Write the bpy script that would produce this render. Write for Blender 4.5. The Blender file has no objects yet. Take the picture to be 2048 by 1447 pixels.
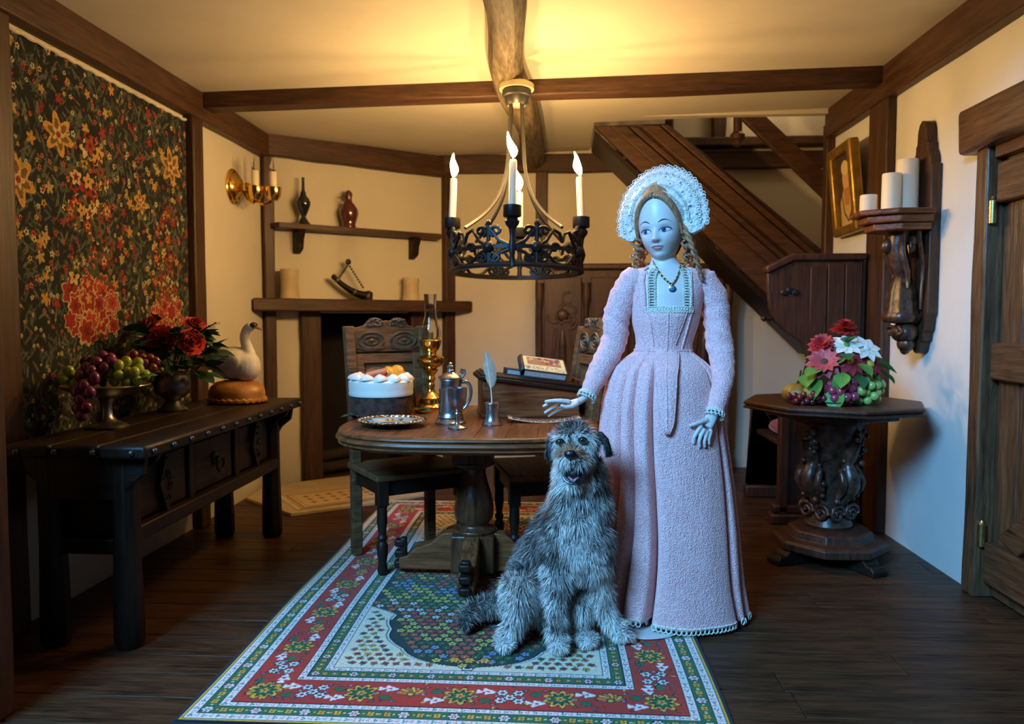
import bpy, bmesh, math, random
import numpy as np
from mathutils import Vector, Matrix, Euler, noise as mnoise
PI = math.pi
R = math.radians
sc = bpy.context.scene
COL = sc.collection
random.seed(7)

# ---------------------------------------------------------------- camera
cam_data = bpy.data.cameras.new('camera')
cam = bpy.data.objects.new('camera', cam_data)
COL.objects.link(cam)
cam_data.sensor_fit = 'HORIZONTAL'
cam_data.sensor_width = 36.0
cam_data.lens = 36.0 * 1540.0 / 2048.0
cam_data.clip_start = 0.05
cam.location = (0, 0, 1.16)
cam.rotation_euler = (PI / 2 - math.atan(88.5 / 1540), 0, math.atan(96 / 1540))
cam_data.dof.use_dof = True
cam_data.dof.focus_distance = 2.72
cam_data.dof.aperture_fstop = 2.6
sc.camera = cam

# ---------------------------------------------------------------- view, world, daylight
sc.view_settings.view_transform = 'Standard'
sc.view_settings.look = 'None'
sc.view_settings.gamma = 1.0
sc.view_settings.use_curve_mapping = False
sc.view_settings.exposure = 0.0

world = bpy.data.worlds.new('world')
sc.world = world
world.use_nodes = True
wb = world.node_tree.nodes['Background']
wb.inputs[0].default_value = (0.30, 0.45, 0.62, 1)
wb.inputs[1].default_value = 0.035

def area_light(name, loc, target, size, size_y, power, color):
    d = bpy.data.lights.new(name, 'AREA')
    d.shape = 'RECTANGLE'
    d.size = size
    d.size_y = size_y
    d.energy = power
    d.color = color
    o = bpy.data.objects.new(name, d)
    COL.objects.link(o)
    o.location = loc
    o.rotation_euler = (Vector(target) - Vector(loc)).to_track_quat('-Z', 'Y').to_euler()
    return o
# the window of the real room the model stands in: cool daylight from the front left
area_light('window_daylight', (-2.6, -1.6, 4.0), (0.5, 3.0, 0.6), 2.0, 1.8, 780, (0.18, 0.53, 1.0))

def point_light(name, loc, power, color, radius=0.03):
    d = bpy.data.lights.new(name, 'POINT')
    d.energy = power
    d.color = color
    d.shadow_soft_size = radius
    o = bpy.data.objects.new(name, d)
    COL.objects.link(o)
    o.location = loc
    return o

# ---------------------------------------------------------------- materials
MAT = {}
def nodemat(name):
    m = bpy.data.materials.new(name)
    m.use_nodes = True
    nt = m.node_tree
    b = nt.nodes['Principled BSDF']
    MAT[name] = m
    return m, nt, b
def link(nt, a, b): nt.links.new(a, b)
def ramp(nt, fac, stops):
    r = nt.nodes.new('ShaderNodeValToRGB')
    e = r.color_ramp.elements
    while len(e) < len(stops): e.new(0.5)
    for i, (p, c) in enumerate(stops):
        e[i].position = p
        e[i].color = (*c, 1)
    link(nt, fac, r.inputs[0])
    return r.outputs[0]
def texco(nt, scale=(1, 1, 1), kind='Object'):
    t = nt.nodes.new('ShaderNodeTexCoord')
    mp = nt.nodes.new('ShaderNodeMapping')
    mp.inputs['Scale'].default_value = scale
    link(nt, t.outputs[kind], mp.inputs[0])
    return mp.outputs[0]
def noise(nt, co, scale, detail=4, rough=0.55, dist=0):
    n = nt.nodes.new('ShaderNodeTexNoise')
    n.inputs['Scale'].default_value = scale
    n.inputs['Detail'].default_value = detail
    n.inputs['Roughness'].default_value = rough
    n.inputs['Distortion'].default_value = dist
    link(nt, co, n.inputs['Vector'])
    return n.outputs['Fac']
def bump(nt, b, h, strength, dist=0.01):
    n = nt.nodes.new('ShaderNodeBump')
    n.inputs['Strength'].default_value = strength
    n.inputs['Distance'].default_value = dist
    link(nt, h, n.inputs['Height'])
    link(nt, n.outputs[0], b.inputs['Normal'])
def wood(name, dark, light, axis='x', rough=0.5, grain=28, bmp=0.35, spec=0.4):
    m, nt, b = nodemat(name)
    s = {'x': (0.09, 1, 1), 'y': (1, 0.09, 1), 'z': (1, 1, 0.09)}[axis]
    co = texco(nt, s)
    f = noise(nt, co, grain, 6, 0.65, 0.6)
    f2 = noise(nt, co, grain * 3.1, 3, 0.6, 0.2)
    mx = nt.nodes.new('ShaderNodeMath'); mx.operation = 'MULTIPLY_ADD'
    mx.inputs[1].default_value = 0.45
    link(nt, f2, mx.inputs[0]); 
    sc_ = nt.nodes.new('ShaderNodeMath'); sc_.operation = 'MULTIPLY'; sc_.inputs[1].default_value = 0.55
    link(nt, f, sc_.inputs[0]); link(nt, sc_.outputs[0], mx.inputs[2])
    mid = tuple((a + c) / 2 for a, c in zip(dark, light))
    link(nt, ramp(nt, mx.outputs[0], [(0.34, dark), (0.5, mid), (0.66, light)]), b.inputs['Base Color'])
    b.inputs['Roughness'].default_value = rough
    b.inputs['Specular IOR Level'].default_value = spec
    bump(nt, b, mx.outputs[0], bmp, 0.006)
    return m
def plain(name, col, rough=0.5, metal=0.0, spec=0.5, mottle=0.0, mscale=20, bmp=0.0, col2=None, sss=0.0, trans=0.0, emit=None, emit_s=0, coat=0, sheen=0):
    m, nt, b = nodemat(name)
    b.inputs['Base Color'].default_value = (*col, 1)
    b.inputs['Roughness'].default_value = rough
    b.inputs['Metallic'].default_value = metal
    b.inputs['Specular IOR Level'].default_value = spec
    if mottle or bmp or col2:
        co = texco(nt)
        f = noise(nt, co, mscale, 5, 0.6)
        if mottle or col2:
            c2 = col2 or tuple(c * (1 - mottle) for c in col)
            link(nt, ramp(nt, f, [(0.36, c2), (0.64, col)]), b.inputs['Base Color'])
        if bmp: bump(nt, b, f, bmp, 0.008)
    if sss:
        b.inputs['Subsurface Weight'].default_value = sss
        b.inputs['Subsurface Radius'].default_value = (0.02, 0.01, 0.008)
    if trans: b.inputs['Transmission Weight'].default_value = trans
    if emit:
        b.inputs['Emission Color'].default_value = (*emit, 1)
        b.inputs['Emission Strength'].default_value = emit_s
    if coat: b.inputs['Coat Weight'].default_value = coat
    if sheen: b.inputs['Sheen Weight'].default_value = sheen
    return m
def vcol(name, rough=0.8, weave=0, weave_b=0.0, spec=0.2, metal=0.0, sheen=0.0):
    m, nt, b = nodemat(name)
    a = nt.nodes.new('ShaderNodeAttribute'); a.attribute_name = 'Col'
    link(nt, a.outputs['Color'], b.inputs['Base Color'])
    b.inputs['Roughness'].default_value = rough
    b.inputs['Specular IOR Level'].default_value = spec
    b.inputs['Metallic'].default_value = metal
    b.inputs['Sheen Weight'].default_value = sheen
    if weave:
        co = texco(nt)
        bump(nt, b, noise(nt, co, weave, 2, 0.5), weave_b, 0.004)
    return m

wood('beam_wood_x', (0.018, 0.0075, 0.0035), (0.100, 0.042, 0.019), 'x', 0.5)
wood('beam_wood_y', (0.018, 0.0075, 0.0035), (0.100, 0.042, 0.019), 'y', 0.5)
wood('beam_wood_z', (0.016, 0.007, 0.0035), (0.088, 0.037, 0.017), 'z', 0.5)
wood('old_log', (0.016, 0.011, 0.006), (0.21, 0.155, 0.095), 'y', 0.7, 34, 1.0, 0.2)
wood('floor_wood', (0.012, 0.0058, 0.0032), (0.105, 0.046, 0.021), 'x', 0.44, 34, 0.7, 0.22)
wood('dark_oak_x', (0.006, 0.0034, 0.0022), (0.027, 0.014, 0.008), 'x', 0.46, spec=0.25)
wood('dark_oak_y', (0.006, 0.0034, 0.0022), (0.027, 0.014, 0.008), 'y', 0.46, spec=0.25)
wood('dark_oak_z', (0.006, 0.0034, 0.0022), (0.027, 0.014, 0.008), 'z', 0.46, spec=0.25)
wood('table_wood_x', (0.036, 0.012, 0.004), (0.27, 0.090, 0.030), 'x', 0.38, spec=0.25)
wood('table_wood_y', (0.036, 0.012, 0.004), (0.27, 0.090, 0.030), 'y', 0.38, spec=0.25)
wood('table_wood_z', (0.024, 0.009, 0.004), (0.15, 0.055, 0.023), 'z', 0.28)
wood('chair_wood', (0.032, 0.015, 0.006), (0.22, 0.11, 0.045), 'x', 0.55, spec=0.15)
wood('settle_wood', (0.018, 0.0075, 0.004), (0.085, 0.034, 0.018), 'z', 0.45)
wood('door_wood', (0.026, 0.012, 0.006), (0.17, 0.085, 0.038), 'z', 0.36, 26, 0.9, 0.6)
wood('door_wood_y', (0.026, 0.012, 0.006), (0.16, 0.075, 0.032), 'y', 0.36, 26, 0.9, 0.6)
plain('carved_wood', (0.095, 0.038, 0.020), 0.34, spec=0.6, col2=(0.018, 0.008, 0.005), mscale=26, bmp=0.35)
plain('carved_pale', (0.13, 0.085, 0.05), 0.45, spec=0.5, col2=(0.032, 0.02, 0.012), mscale=30, bmp=0.3)
plain('carved_dark', (0.085, 0.042, 0.022), 0.45, spec=0.4, col2=(0.024, 0.012, 0.007), mscale=9, bmp=0.3)
plain('plaster', (0.62, 0.56, 0.45), 0.85, spec=0.15, mottle=0.06, mscale=3, bmp=0.05)
plain('ceiling_paint', (0.64, 0.58, 0.46), 0.8, spec=0.2, mottle=0.06, mscale=4, bmp=0.06)
plain('wall_white', (0.68, 0.67, 0.63), 0.75, spec=0.2, mottle=0.05, mscale=4, bmp=0.06)
plain('soot', (0.010, 0.008, 0.007), 0.9, mottle=0.5, mscale=8)
plain('pewter', (0.42, 0.43, 0.44), 0.30, 1.0, mottle=0.3, mscale=16, bmp=0.05)
plain('old_pewter', (0.34, 0.32, 0.29), 0.36, 1.0, mottle=0.35, mscale=12, bmp=0.05)
plain('silver', (0.80, 0.78, 0.72), 0.13, 1.0)
plain('brass', (0.83, 0.52, 0.13), 0.16, 1.0)
plain('brass_old', (0.48, 0.34, 0.14), 0.35, 1.0)
plain('iron', (0.018, 0.016, 0.015), 0.42, 0.6, spec=0.4)
plain('iron_worn', (0.10, 0.095, 0.085), 0.4, 0.85)
plain('wax', (0.80, 0.70, 0.52), 0.5, sss=0.15)
plain('wax_old', (0.56, 0.44, 0.26), 0.6, mottle=0.15, mscale=10, sss=0.1)
plain('black', (0.004, 0.004, 0.004), 0.5)
plain('flame', (1, 0.75, 0.35), 0.5, emit=(1.0, 0.60, 0.22), emit_s=860)
gm, gnt, gb = nodemat('glass')
gb.inputs['Base Color'].default_value = (0.97, 0.97, 0.95, 1)
gb.inputs['Transmission Weight'].default_value = 1.0
gb.inputs['Roughness'].default_value = 0.02
gb.inputs['IOR'].default_value = 1.3

# ---------------------------------------------------------------- mesh helpers
class MB:
    def __init__(s): s.v = []; s.f = []; s.c = []; s.col = None
    def add(s, verts, faces, M=None):
        o = len(s.v)
        if M is not None: verts = [M @ Vector(p) for p in verts]
        s.v.extend([tuple(p) for p in verts])
        s.f.extend([tuple(i + o for i in f) for f in faces])
        if s.col is not None: s.c.extend([s.col] * len(verts))
        return s
    def box(s, c, d, rz=0, M=None):
        x, y, z = d[0] / 2, d[1] / 2, d[2] / 2
        vs = [(-x, -y, -z), (x, -y, -z), (x, y, -z), (-x, y, -z), (-x, -y, z), (x, -y, z), (x, y, z), (-x, y, z)]
        T = Matrix.Translation(c) @ Matrix.Rotation(rz, 4, 'Z')
        if M is not None: T = M @ T
        return s.add(vs, [(0, 3, 2, 1), (4, 5, 6, 7), (0, 1, 5, 4), (1, 2, 6, 5), (2, 3, 7, 6), (3, 0, 4, 7)], T)
    def lathe(s, prof, seg=24, M=None, fn=None):
        n = len(prof); vs = []; fs = []
        for r, z in prof:
            for k in range(seg):
                a = 2 * PI * k / seg
                rr = r * (fn(a, z) if fn else 1)
                vs.append((rr * math.cos(a), rr * math.sin(a), z))
        for i in range(n - 1):
            for k in range(seg):
                k2 = (k + 1) % seg
                fs.append((i * seg + k, i * seg + k2, (i + 1) * seg + k2, (i + 1) * seg + k))
        if prof[0] == prof[-1]: return s.add(vs, fs, M)
        if prof[0][0] > 1e-5: fs.append(tuple(range(seg))[::-1])
        if prof[-1][0] > 1e-5: fs.append(tuple((n - 1) * seg + k for k in range(seg)))
        return s.add(vs, fs, M)
    def tube(s, pts, rad, seg=8, M=None, closed=False, cap=True, flat=1.0, up=None):
        pts = [Vector(p) for p in pts]; n = len(pts)
        if not hasattr(rad, '__len__'): rad = [rad] * n
        vs = []; fs = []
        tan = []
        for i in range(n):
            a = pts[(i - 1) % n] if (closed or i > 0) else pts[i]
            b = pts[(i + 1) % n] if (closed or i < n - 1) else pts[i]
            t = (b - a)
            tan.append(t.normalized() if t.length > 1e-9 else Vector((0, 0, 1)))
        u = Vector(up) if up else (Vector((0, 0, 1)) if abs(tan[0].z) < 0.9 else Vector((1, 0, 0)))
        for i in range(n):
            t = tan[i]
            if up: u = Vector(up)
            u = (u - t * u.dot(t))
            if u.length < 1e-6: u = t.orthogonal()
            u.normalize(); w = t.cross(u)
            for k in range(seg):
                a = 2 * PI * k / seg
                vs.append(pts[i] + u * (math.cos(a) * rad[i] * flat) + w * (math.sin(a) * rad[i]))
        m = n if closed else n - 1
        for i in range(m):
            j = (i + 1) % n
            for k in range(seg):
                k2 = (k + 1) % seg
                fs.append((i * seg + k, j * seg + k, j * seg + k2, i * seg + k2)[::-1])
        if cap and not closed:
            fs.append(tuple(range(seg))); fs.append(tuple((n - 1) * seg + k for k in range(seg))[::-1])
        return s.add(vs, fs, M)
    def sph(s, c, r, seg=14, rings=9, M=None):
        if not hasattr(r, '__len__'): r = (r, r, r)
        vs = [(0, 0, -1)]
        for i in range(1, rings):
            a = -PI / 2 + PI * i / rings
            for k in range(seg):
                b = 2 * PI * k / seg
                vs.append((math.cos(a) * math.cos(b), math.cos(a) * math.sin(b), math.sin(a)))
        vs.append((0, 0, 1)); fs = []
        for k in range(seg): fs.append((0, 1 + (k + 1) % seg, 1 + k))
        for i in range(rings - 2):
            for k in range(seg):
                a = 1 + i * seg + k; b = 1 + i * seg + (k + 1) % seg
                fs.append((a, b, b + seg, a + seg))
        L = len(vs) - 1; o = 1 + (rings - 2) * seg
        for k in range(seg): fs.append((L, o + k, o + (k + 1) % seg))
        T = Matrix.Translation(c)
        if M is not None: T = T @ M
        return s.add([(p[0] * r[0], p[1] * r[1], p[2] * r[2]) for p in vs], fs, T)
    def prism(s, poly, t, M=None):
        # polygon in xz, extruded along +y by t
        n = len(poly)
        vs = [(p[0], 0, p[1]) for p in poly] + [(p[0], t, p[1]) for p in poly]
        ar = sum(poly[i][0] * poly[(i + 1) % n][1] - poly[(i + 1) % n][0] * poly[i][1] for i in range(n))
        fs = [tuple(range(n)), tuple(range(2 * n - 1, n - 1, -1))]
        for i in range(n):
            j = (i + 1) % n
            fs.append((i, i + n, j + n, j))
        if ar < 0: fs = [f[::-1] for f in fs]
        return s.add(vs, fs, M)
    def loft(s, rings, M=None, cap=True, closed=True):
        seg = len(rings[0]); vs = [p for r in rings for p in r]; fs = []
        for i in range(len(rings) - 1):
            for k in range(seg if closed else seg - 1):
                k2 = (k + 1) % seg
                fs.append((i * seg + k, i * seg + k2, (i + 1) * seg + k2, (i + 1) * seg + k))
        if cap and closed:
            fs.append(tuple(range(seg))[::-1]); o = (len(rings) - 1) * seg
            fs.append(tuple(o + k for k in range(seg)))
        return s.add(vs, fs, M)
    def mesh(s, name, smooth=35):
        me = bpy.data.meshes.new(name)
        me.from_pydata(s.v, [], s.f)
        me.update()
        if s.c:
            a = me.color_attributes.new('Col', 'FLOAT_COLOR', 'POINT')
            a.data.foreach_set('color', [x for c in s.c for x in (*c, 1.0)])
        if smooth:
            me.polygons.foreach_set('use_smooth', [True] * len(me.polygons))
            if smooth < 180: me.set_sharp_from_angle(angle=R(smooth))
        return me
    def build(s, name, mat, parent=None, smooth=35, bevel=0, loc=None, rot=None, sub=0, solid=0):
        return put(name, s.mesh(name, smooth), mat, parent, bevel, loc, rot, sub, solid)

def put(name, me, mat, parent=None, bevel=0, loc=None, rot=None, sub=0, solid=0):
    o = bpy.data.objects.new(name, me)
    COL.objects.link(o)
    if mat and not me.materials: me.materials.append(MAT[mat] if isinstance(mat, str) else mat)
    if parent: o.parent = parent
    if loc: o.location = loc
    if rot: o.rotation_euler = rot
    if solid:
        m = o.modifiers.new('thickness', 'SOLIDIFY'); m.thickness = solid; m.offset = 0
    if bevel:
        m = o.modifiers.new('bevel', 'BEVEL'); m.width = bevel; m.segments = 2; m.limit_method = 'ANGLE'
        m.harden_normals = False
    if sub:
        m = o.modifiers.new('sub', 'SUBSURF'); m.levels = sub; m.render_levels = sub
    return o
def thing(name, label, cat, loc=(0, 0, 0), rz=0, group=None, rot=None):
    o = bpy.data.objects.new(name, None); COL.objects.link(o)
    o.empty_display_size = 0.05
    o.location = loc; o.rotation_euler = rot if rot else (0, 0, rz)
    return tag(o, label, cat, group)
def tag(o, label, cat, group=None):
    o['label'] = label; o['category'] = cat
    if group: o['group'] = group
    return o
def struct(o, label=None):
    o['kind'] = 'structure'
    if label: o['label'] = label
    return o
def copy_tree(o, parent=None):
    c = o.copy(); COL.objects.link(c); c.parent = parent
    for ch in o.children: copy_tree(ch, c)
    return c
def TR(loc=(0, 0, 0), rx=0, ry=0, rz=0):
    return Matrix.Translation(loc) @ Euler((rx, ry, rz)).to_matrix().to_4x4()
def evaluated(o):
    dg = bpy.context.evaluated_depsgraph_get()
    return bpy.data.meshes.new_from_object(o.evaluated_get(dg))
def rbox(name, c, d, mat, parent=None, bevel=0.006, rz=0):
    return MB().box((0, 0, 0), d).build(name, mat, parent, 35, bevel, c, (0, 0, rz))
def bez(p0, p1, p2, p3, n=12):
    p0, p1, p2, p3 = map(Vector, (p0, p1, p2, p3)); out = []
    for i in range(n + 1):
        t = i / n; u = 1 - t
        out.append(p0 * u**3 + p1 * 3 * u * u * t + p2 * 3 * u * t * t + p3 * t**3)
    return out
def wobble_box(x0, x1, y0, y1, z0, z1, axis, n=14, amp=0.008, seed=0):
    # a hewn beam: box whose long edges waver
    mb = MB(); rings = []
    for i in range(n + 1):
        t = i / n
        def w(k): return amp * mnoise.noise(Vector((t * 6 + seed * 7.3, k * 3.1, seed)))
        if axis == 'x':
            x = x0 + (x1 - x0) * t
            rings.append([(x, y0 + w(1), z0 + w(2)), (x, y1 + w(3), z0 + w(4)), (x, y1 + w(5), z1), (x, y0 + w(6), z1)])
        elif axis == 'y':
            y = y0 + (y1 - y0) * t
            rings.append([(x1 + w(1), y, z0 + w(2)), (x0 + w(3), y, z0 + w(4)), (x0 + w(5), y, z1), (x1 + w(6), y, z1)])
        else:
            z = z0 + (z1 - z0) * t
            rings.append([(x0 + w(1), y0 + w(2), z), (x1 + w(3), y0 + w(4), z), (x1 + w(5), y1, z), (x0 + w(6), y1, z)])
    mb.loft(rings)
    return mb
# ================================================================ THE ROOM
XL, XR = -2.015, 1.75
def zc(x): return 2.383 + (x + 2.015) * 0.0266
FA = Vector((-2.015, 5.13, 0)); FANG = math.atan2(0.90, 1.09); FLEN = 1.4136
def fp(u, n, z):
    # point on the angled chimney wall: u along it, n out into the room
    c, s = math.cos(FANG), math.sin(FANG)
    return Vector((FA.x + u * c + n * s, FA.y + u * s - n * c, z))
FROT = (0, 0, FANG)

# floor: dark boards running across the room
fl = struct(MB().box((0.1, 3.9, -0.06), (5.2, 5.2, 0.06)).build('floor', 'black', smooth=0))
y = 1.5; i = 0; random.seed(3)
while y < 6.4:
    w = random.uniform(0.125, 0.165)
    cuts = sorted(random.uniform(-1.9, 2.2) for _ in range(1 + i % 2))
    xs = [-2.45] + [c for c in cuts] + [2.65]
    for a, b in zip(xs, xs[1:]):
        if b - a < 0.2: continue
        rbox('plank', ((a + b) / 2, y + w / 2, -0.0175), (b - a - 0.003, w - 0.004, 0.035), 'floor_wood', fl, 0.002)
    y += w; i += 1

def slab(name, mat, pts, h0, h1):
    # vertical wall: closed xy outline, from h0 to h1
    n = len(pts)
    v = [(p[0], p[1], h0) for p in pts] + [(p[0], p[1], (h1(p[0]) if callable(h1) else h1)) for p in pts]
    f = [tuple(range(n))[::-1], tuple(range(n, 2 * n))] + [(i, (i + 1) % n, (i + 1) % n + n, i + n) for i in range(n)]
    mb = MB(); mb.add(v, f)
    return struct(mb.build(name, mat, smooth=0))
zt = lambda x: zc(x) + 0.01
slab('wall_left', 'plaster', [(XL, 2.15), (XL, 5.13), (XL - 0.08, 5.15), (XL - 0.08, 2.15)], 0, zt)
slab('wall_right', 'wall_white', [(XR, 5.13), (XR, 3.335), (XR + 0.08, 3.335), (XR + 0.08, 5.13)], 0, zt)
slab('wall_above_door', 'wall_white', [(XR, 3.335), (XR, 1.95), (XR + 0.08, 1.95), (XR + 0.08, 3.335)], 1.9, zt)
slab('wall_back', 'plaster', [(2.45, 6.03), (-0.925, 6.03), (-0.95, 6.12), (2.45, 6.12)], 0, 3.3)
slab('wall_stairwell', 'plaster', [(2.38, 5.13), (2.38, 6.03), (2.46, 6.03), (2.46, 5.13)], 0, 3.3)
slab('wall_stair_return', 'plaster', [(XR + 0.08, 5.05), (2.46, 5.05), (2.46, 5.13), (XR + 0.08, 5.13)], 0, 3.3)
# angled chimney wall in one piece, with the fire opening cut out
u0, u1, zo = 0.375, 1.13, 1.195
mb = MB()
out = [(0, 0), (u0, 0), (u0, zo), (u1, zo), (u1, 0), (FLEN, 0), (FLEN, 2.42), (0, 2.39)]
mb.prism(out, 0.08)
struct(mb.build('wall_chimney', 'plaster', smooth=0, loc=FA, rot=FROT))
mb = MB()
mb.box(((u0 + u1) / 2, 0.42, zo / 2), (u1 - u0 + 0.1, 0.02, zo)).box((u0 - 0.03, 0.25, zo / 2), (0.03, 0.36, zo)).box((u1 + 0.03, 0.25, zo / 2), (0.03, 0.36, zo)).box(((u0 + u1) / 2, 0.25, zo + 0.02), (u1 - u0 + 0.1, 0.36, 0.02))
struct(mb.build('wall_firebox', 'soot', smooth=0, loc=FA, rot=FROT))

# ceiling, open above the stairs
mb = MB()
def cslab(x0, x1, ya, yb):
    mb.add([(x0, ya, zc(x0)), (x1, ya, zc(x1)), (x1, yb, zc(x1)), (x0, yb, zc(x0)), (x0, ya, zc(x0) + .07), (x1, ya, zc(x1) + .07), (x1, yb, zc(x1) + .07), (x0, yb, zc(x0) + .07)],
           [(0, 3, 2, 1), (4, 5, 6, 7), (0, 1, 5, 4), (1, 2, 6, 5), (2, 3, 7, 6), (3, 0, 4, 7)])
cslab(-2.12, 2.46, 1.95, 5.17); cslab(-2.12, 0.22, 5.17, 6.13)
struct(mb.build('ceiling', 'ceiling_paint', smooth=0))
struct(MB().box((1.33, 5.63, 3.33), (2.3, 1.05, 0.05)).build('ceiling_stairwell', 'ceiling_paint', smooth=0))
struct(MB().box((1.33, 5.1, 2.9), (2.3, 0.06, 0.9)).build('wall_stairwell_front', 'plaster', smooth=0))
struct(MB().box((0.2, 5.6, 2.9), (0.05, 1.0, 0.86)).build('wall_stairwell_left', 'plaster', smooth=0))

# timber frame
TN = [0]
def trim(mb, mat, loc=None, rot=None, bevel=0.008, label=None):
    TN[0] += 1
    return struct(mb.build('trim_%d' % TN[0], mat, None, 30, bevel, loc, rot), label)
trim(wobble_box(XL, -1.945, 2.15, 5.13, 2.235, 2.385, 'y', seed=1), 'beam_wood_y', label='dark beam along the top of the tapestry wall')
trim(wobble_box(XR - 0.06, XR, 1.95, 5.13, 2.305, 2.485, 'y', seed=2), 'beam_wood_y', label='dark beam along the top of the door wall')
trim(wobble_box(XL, XL + 0.055, 4.06, 4.18, 0, 2.25, 'z', seed=3, amp=0.005), 'beam_wood_z', label='upright post right of the tapestry')
trim(wobble_box(XL, XL + 0.05, 2.58, 2.70, 0, 2.25, 'z', seed=4, amp=0.005), 'beam_wood_z', label='upright post left of the tapestry')
trim(wobble_box(XR - 0.05, XR, 4.20, 4.44, 0, 2.32, 'z', seed=5, amp=0.005), 'beam_wood_z', label='upright post behind the carved wall bracket')
trim(wobble_box(XR - 0.055, XR + 0.02, 5.10, 5.18, 0, 2.40, 'z', seed=6, amp=0.005), 'beam_wood_z', label='upright post at the foot of the stairs')
# front frame post added just left of the view, keeps daylight off the sideboard
trim(wobble_box(-2.12, -1.60, 2.0, 2.12, 0, 2.40, 'z', seed=7, amp=0.004), 'beam_wood_z', label='wide front frame post added out of view to shade the sideboard')
# cross beam
mb = MB(); rings = []
for k in range(17):
    t = k / 16; x = XL + (XR - XL) * t; yy = 4.15 + 0.09 * t
    zb = 2.30 + 0.095 * t + 0.006 * mnoise.noise((t * 5, 1, 2)); w = 0.005 * mnoise.noise((t * 7, 4, 2))
    rings.append([(x, yy + w, zb), (x, yy + 0.12 + w, zb), (x, yy + 0.12, zc(x) + .005), (x, yy, zc(x) + .005)])
mb.loft(rings)
trim(mb, 'beam_wood_x', label='cross beam spanning the ceiling')
# crooked weathered log that carries the chandelier
mb = MB(); rings = []; NL = 48
for k in range(NL + 1):
    t = k / NL; yy = 2.2 + 3.83 * t
    cx = -0.222 + 0.024 * math.sin(t * 9.0 + 0.6) - 0.02 * math.exp(-((yy - 3.8) / 0.4) ** 2) - .03 * max(0, 1 - t * 4)
    r = 0.088 + 0.010 * math.sin(t * 13 + 1) - 0.010 * math.exp(-((yy - 3.95) / .3) ** 2)
    ring = []
    for a in range(16):
        an = 2 * PI * a / 16
        rr = r * (1 + 0.13 * mnoise.noise((math.cos(an) * 1.8, yy * 1.1, math.sin(an) * 1.8)))
        ring.append((cx + rr * 1.02 * math.cos(an), yy, 2.372 + rr * 0.85 * math.sin(an)))
    rings.append(ring[::-1])
mb.loft(rings)
trim(mb, 'old_log', bevel=0, label='crooked weathered log across the ceiling')
# chimney wall and back wall timbers
trim(wobble_box(0, FLEN, -0.06, 0, 2.245, 2.40, 'x', seed=8, amp=0.012), 'beam_wood_x', FA, FROT, label='beam above the wall shelf')
trim(wobble_box(0.0, 0.075, -0.05, 0.0, 0, 2.25, 'z', seed=9, amp=0.006), 'beam_wood_z', FA, FROT, label='corner post left of the fireplace')
trim(wobble_box(FLEN - 0.005, FLEN + 0.095, -0.065, 0.02, 0, 2.28, 'z', seed=10, amp=0.006), 'beam_wood_z', FA, FROT, label='post right of the fireplace')
trim(wobble_box(-0.94, 1.0, 5.98, 6.03, 2.275, 2.412, 'x', seed=11, amp=0.012), 'beam_wood_x', label='beam along the back wall')
trim(wobble_box(-0.19, -0.10, 5.97, 6.03, 0, 2.28, 'z', seed=12, amp=0.005), 'beam_wood_z', label='post on the back wall beside the carved cupboard')
trim(wobble_box(u0 - 0.125, u0 + 0.02, -0.05, 0.12, 0, 1.21, 'z', seed=13, amp=0.008), 'beam_wood_z', FA, FROT, label='left jamb of the fireplace')
trim(wobble_box(u1 - 0.02, u1 + 0.115, -0.05, 0.12, 0, 1.21, 'z', seed=14, amp=0.008), 'beam_wood_z', FA, FROT, label='right jamb of the fireplace')
# stairwell timbers
trim(wobble_box(0.7, 2.38, 5.97, 6.03, 2.285, 2.41, 'x', seed=15), 'beam_wood_x', label='lower stairwell beam')
trim(wobble_box(0.7, 2.38, 5.90, 6.03, 2.44, 2.505, 'x', seed=16), 'beam_wood_x', label='upper stairwell beam')
trim(wobble_box(1.14, 1.24, 5.95, 6.03, 2.50, 3.2, 'z', seed=17), 'beam_wood_z', label='post in the stairwell')

# the staircase seen from below
st = thing('staircase', 'dark wooden staircase rising to the left under the ceiling behind the doll', 'staircase', (0, 5.2, 0))
sl = (2.43 - 0.95) / (0.226 - 1.75)
mb = MB().prism([(0.226, 2.425), (0.70, 2.435), (1.74, 1.585), (1.74, 0.95)], 0.05)
mb.build('stringer', 'beam_wood_x', st, 30, 0.004)
def strip(z_off, w, d, nm):
    p0 = (0.26 + z_off, 2.415); p1 = (1.735, 2.415 + (-0.87) * (1.735 - 0.26 - z_off))
    if p1[1] < 0.95: p1 = (0.26 + z_off + (2.415 - 0.95) / 0.87, 0.95)
    MB().prism([p0, (p0[0] + w, p0[1]), (p1[0], p1[1] + w * 0.87), p1], d, TR((0, -d, 0))).build(nm, 'beam_wood_x', st, 30, 0.005)
strip(0.07, 0.10, 0.03, 'moulding'); strip(0.19, 0.05, 0.018, 'moulding'); strip(0.26, 0.12, 0.04, 'moulding'); strip(0.39, 0.05, 0.05, 'moulding')
for k in range(8):
    x = 0.42 + k * 0.15; z = 2.40 - k * 0.146
    MB().box((x + 0.085, 0.30, z - 0.02), (0.20, 0.50, 0.03)).build('tread', 'beam_wood_y', st, 30, 0.004)
    MB().box((x + 0.01, 0.30, z - 0.10), (0.02, 0.50, 0.165)).build('riser', 'beam_wood_y', st, 30, 0.002)
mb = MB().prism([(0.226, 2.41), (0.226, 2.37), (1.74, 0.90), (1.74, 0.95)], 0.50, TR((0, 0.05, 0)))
mb.build('underside', 'dark_oak_x', st, 0)
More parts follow.
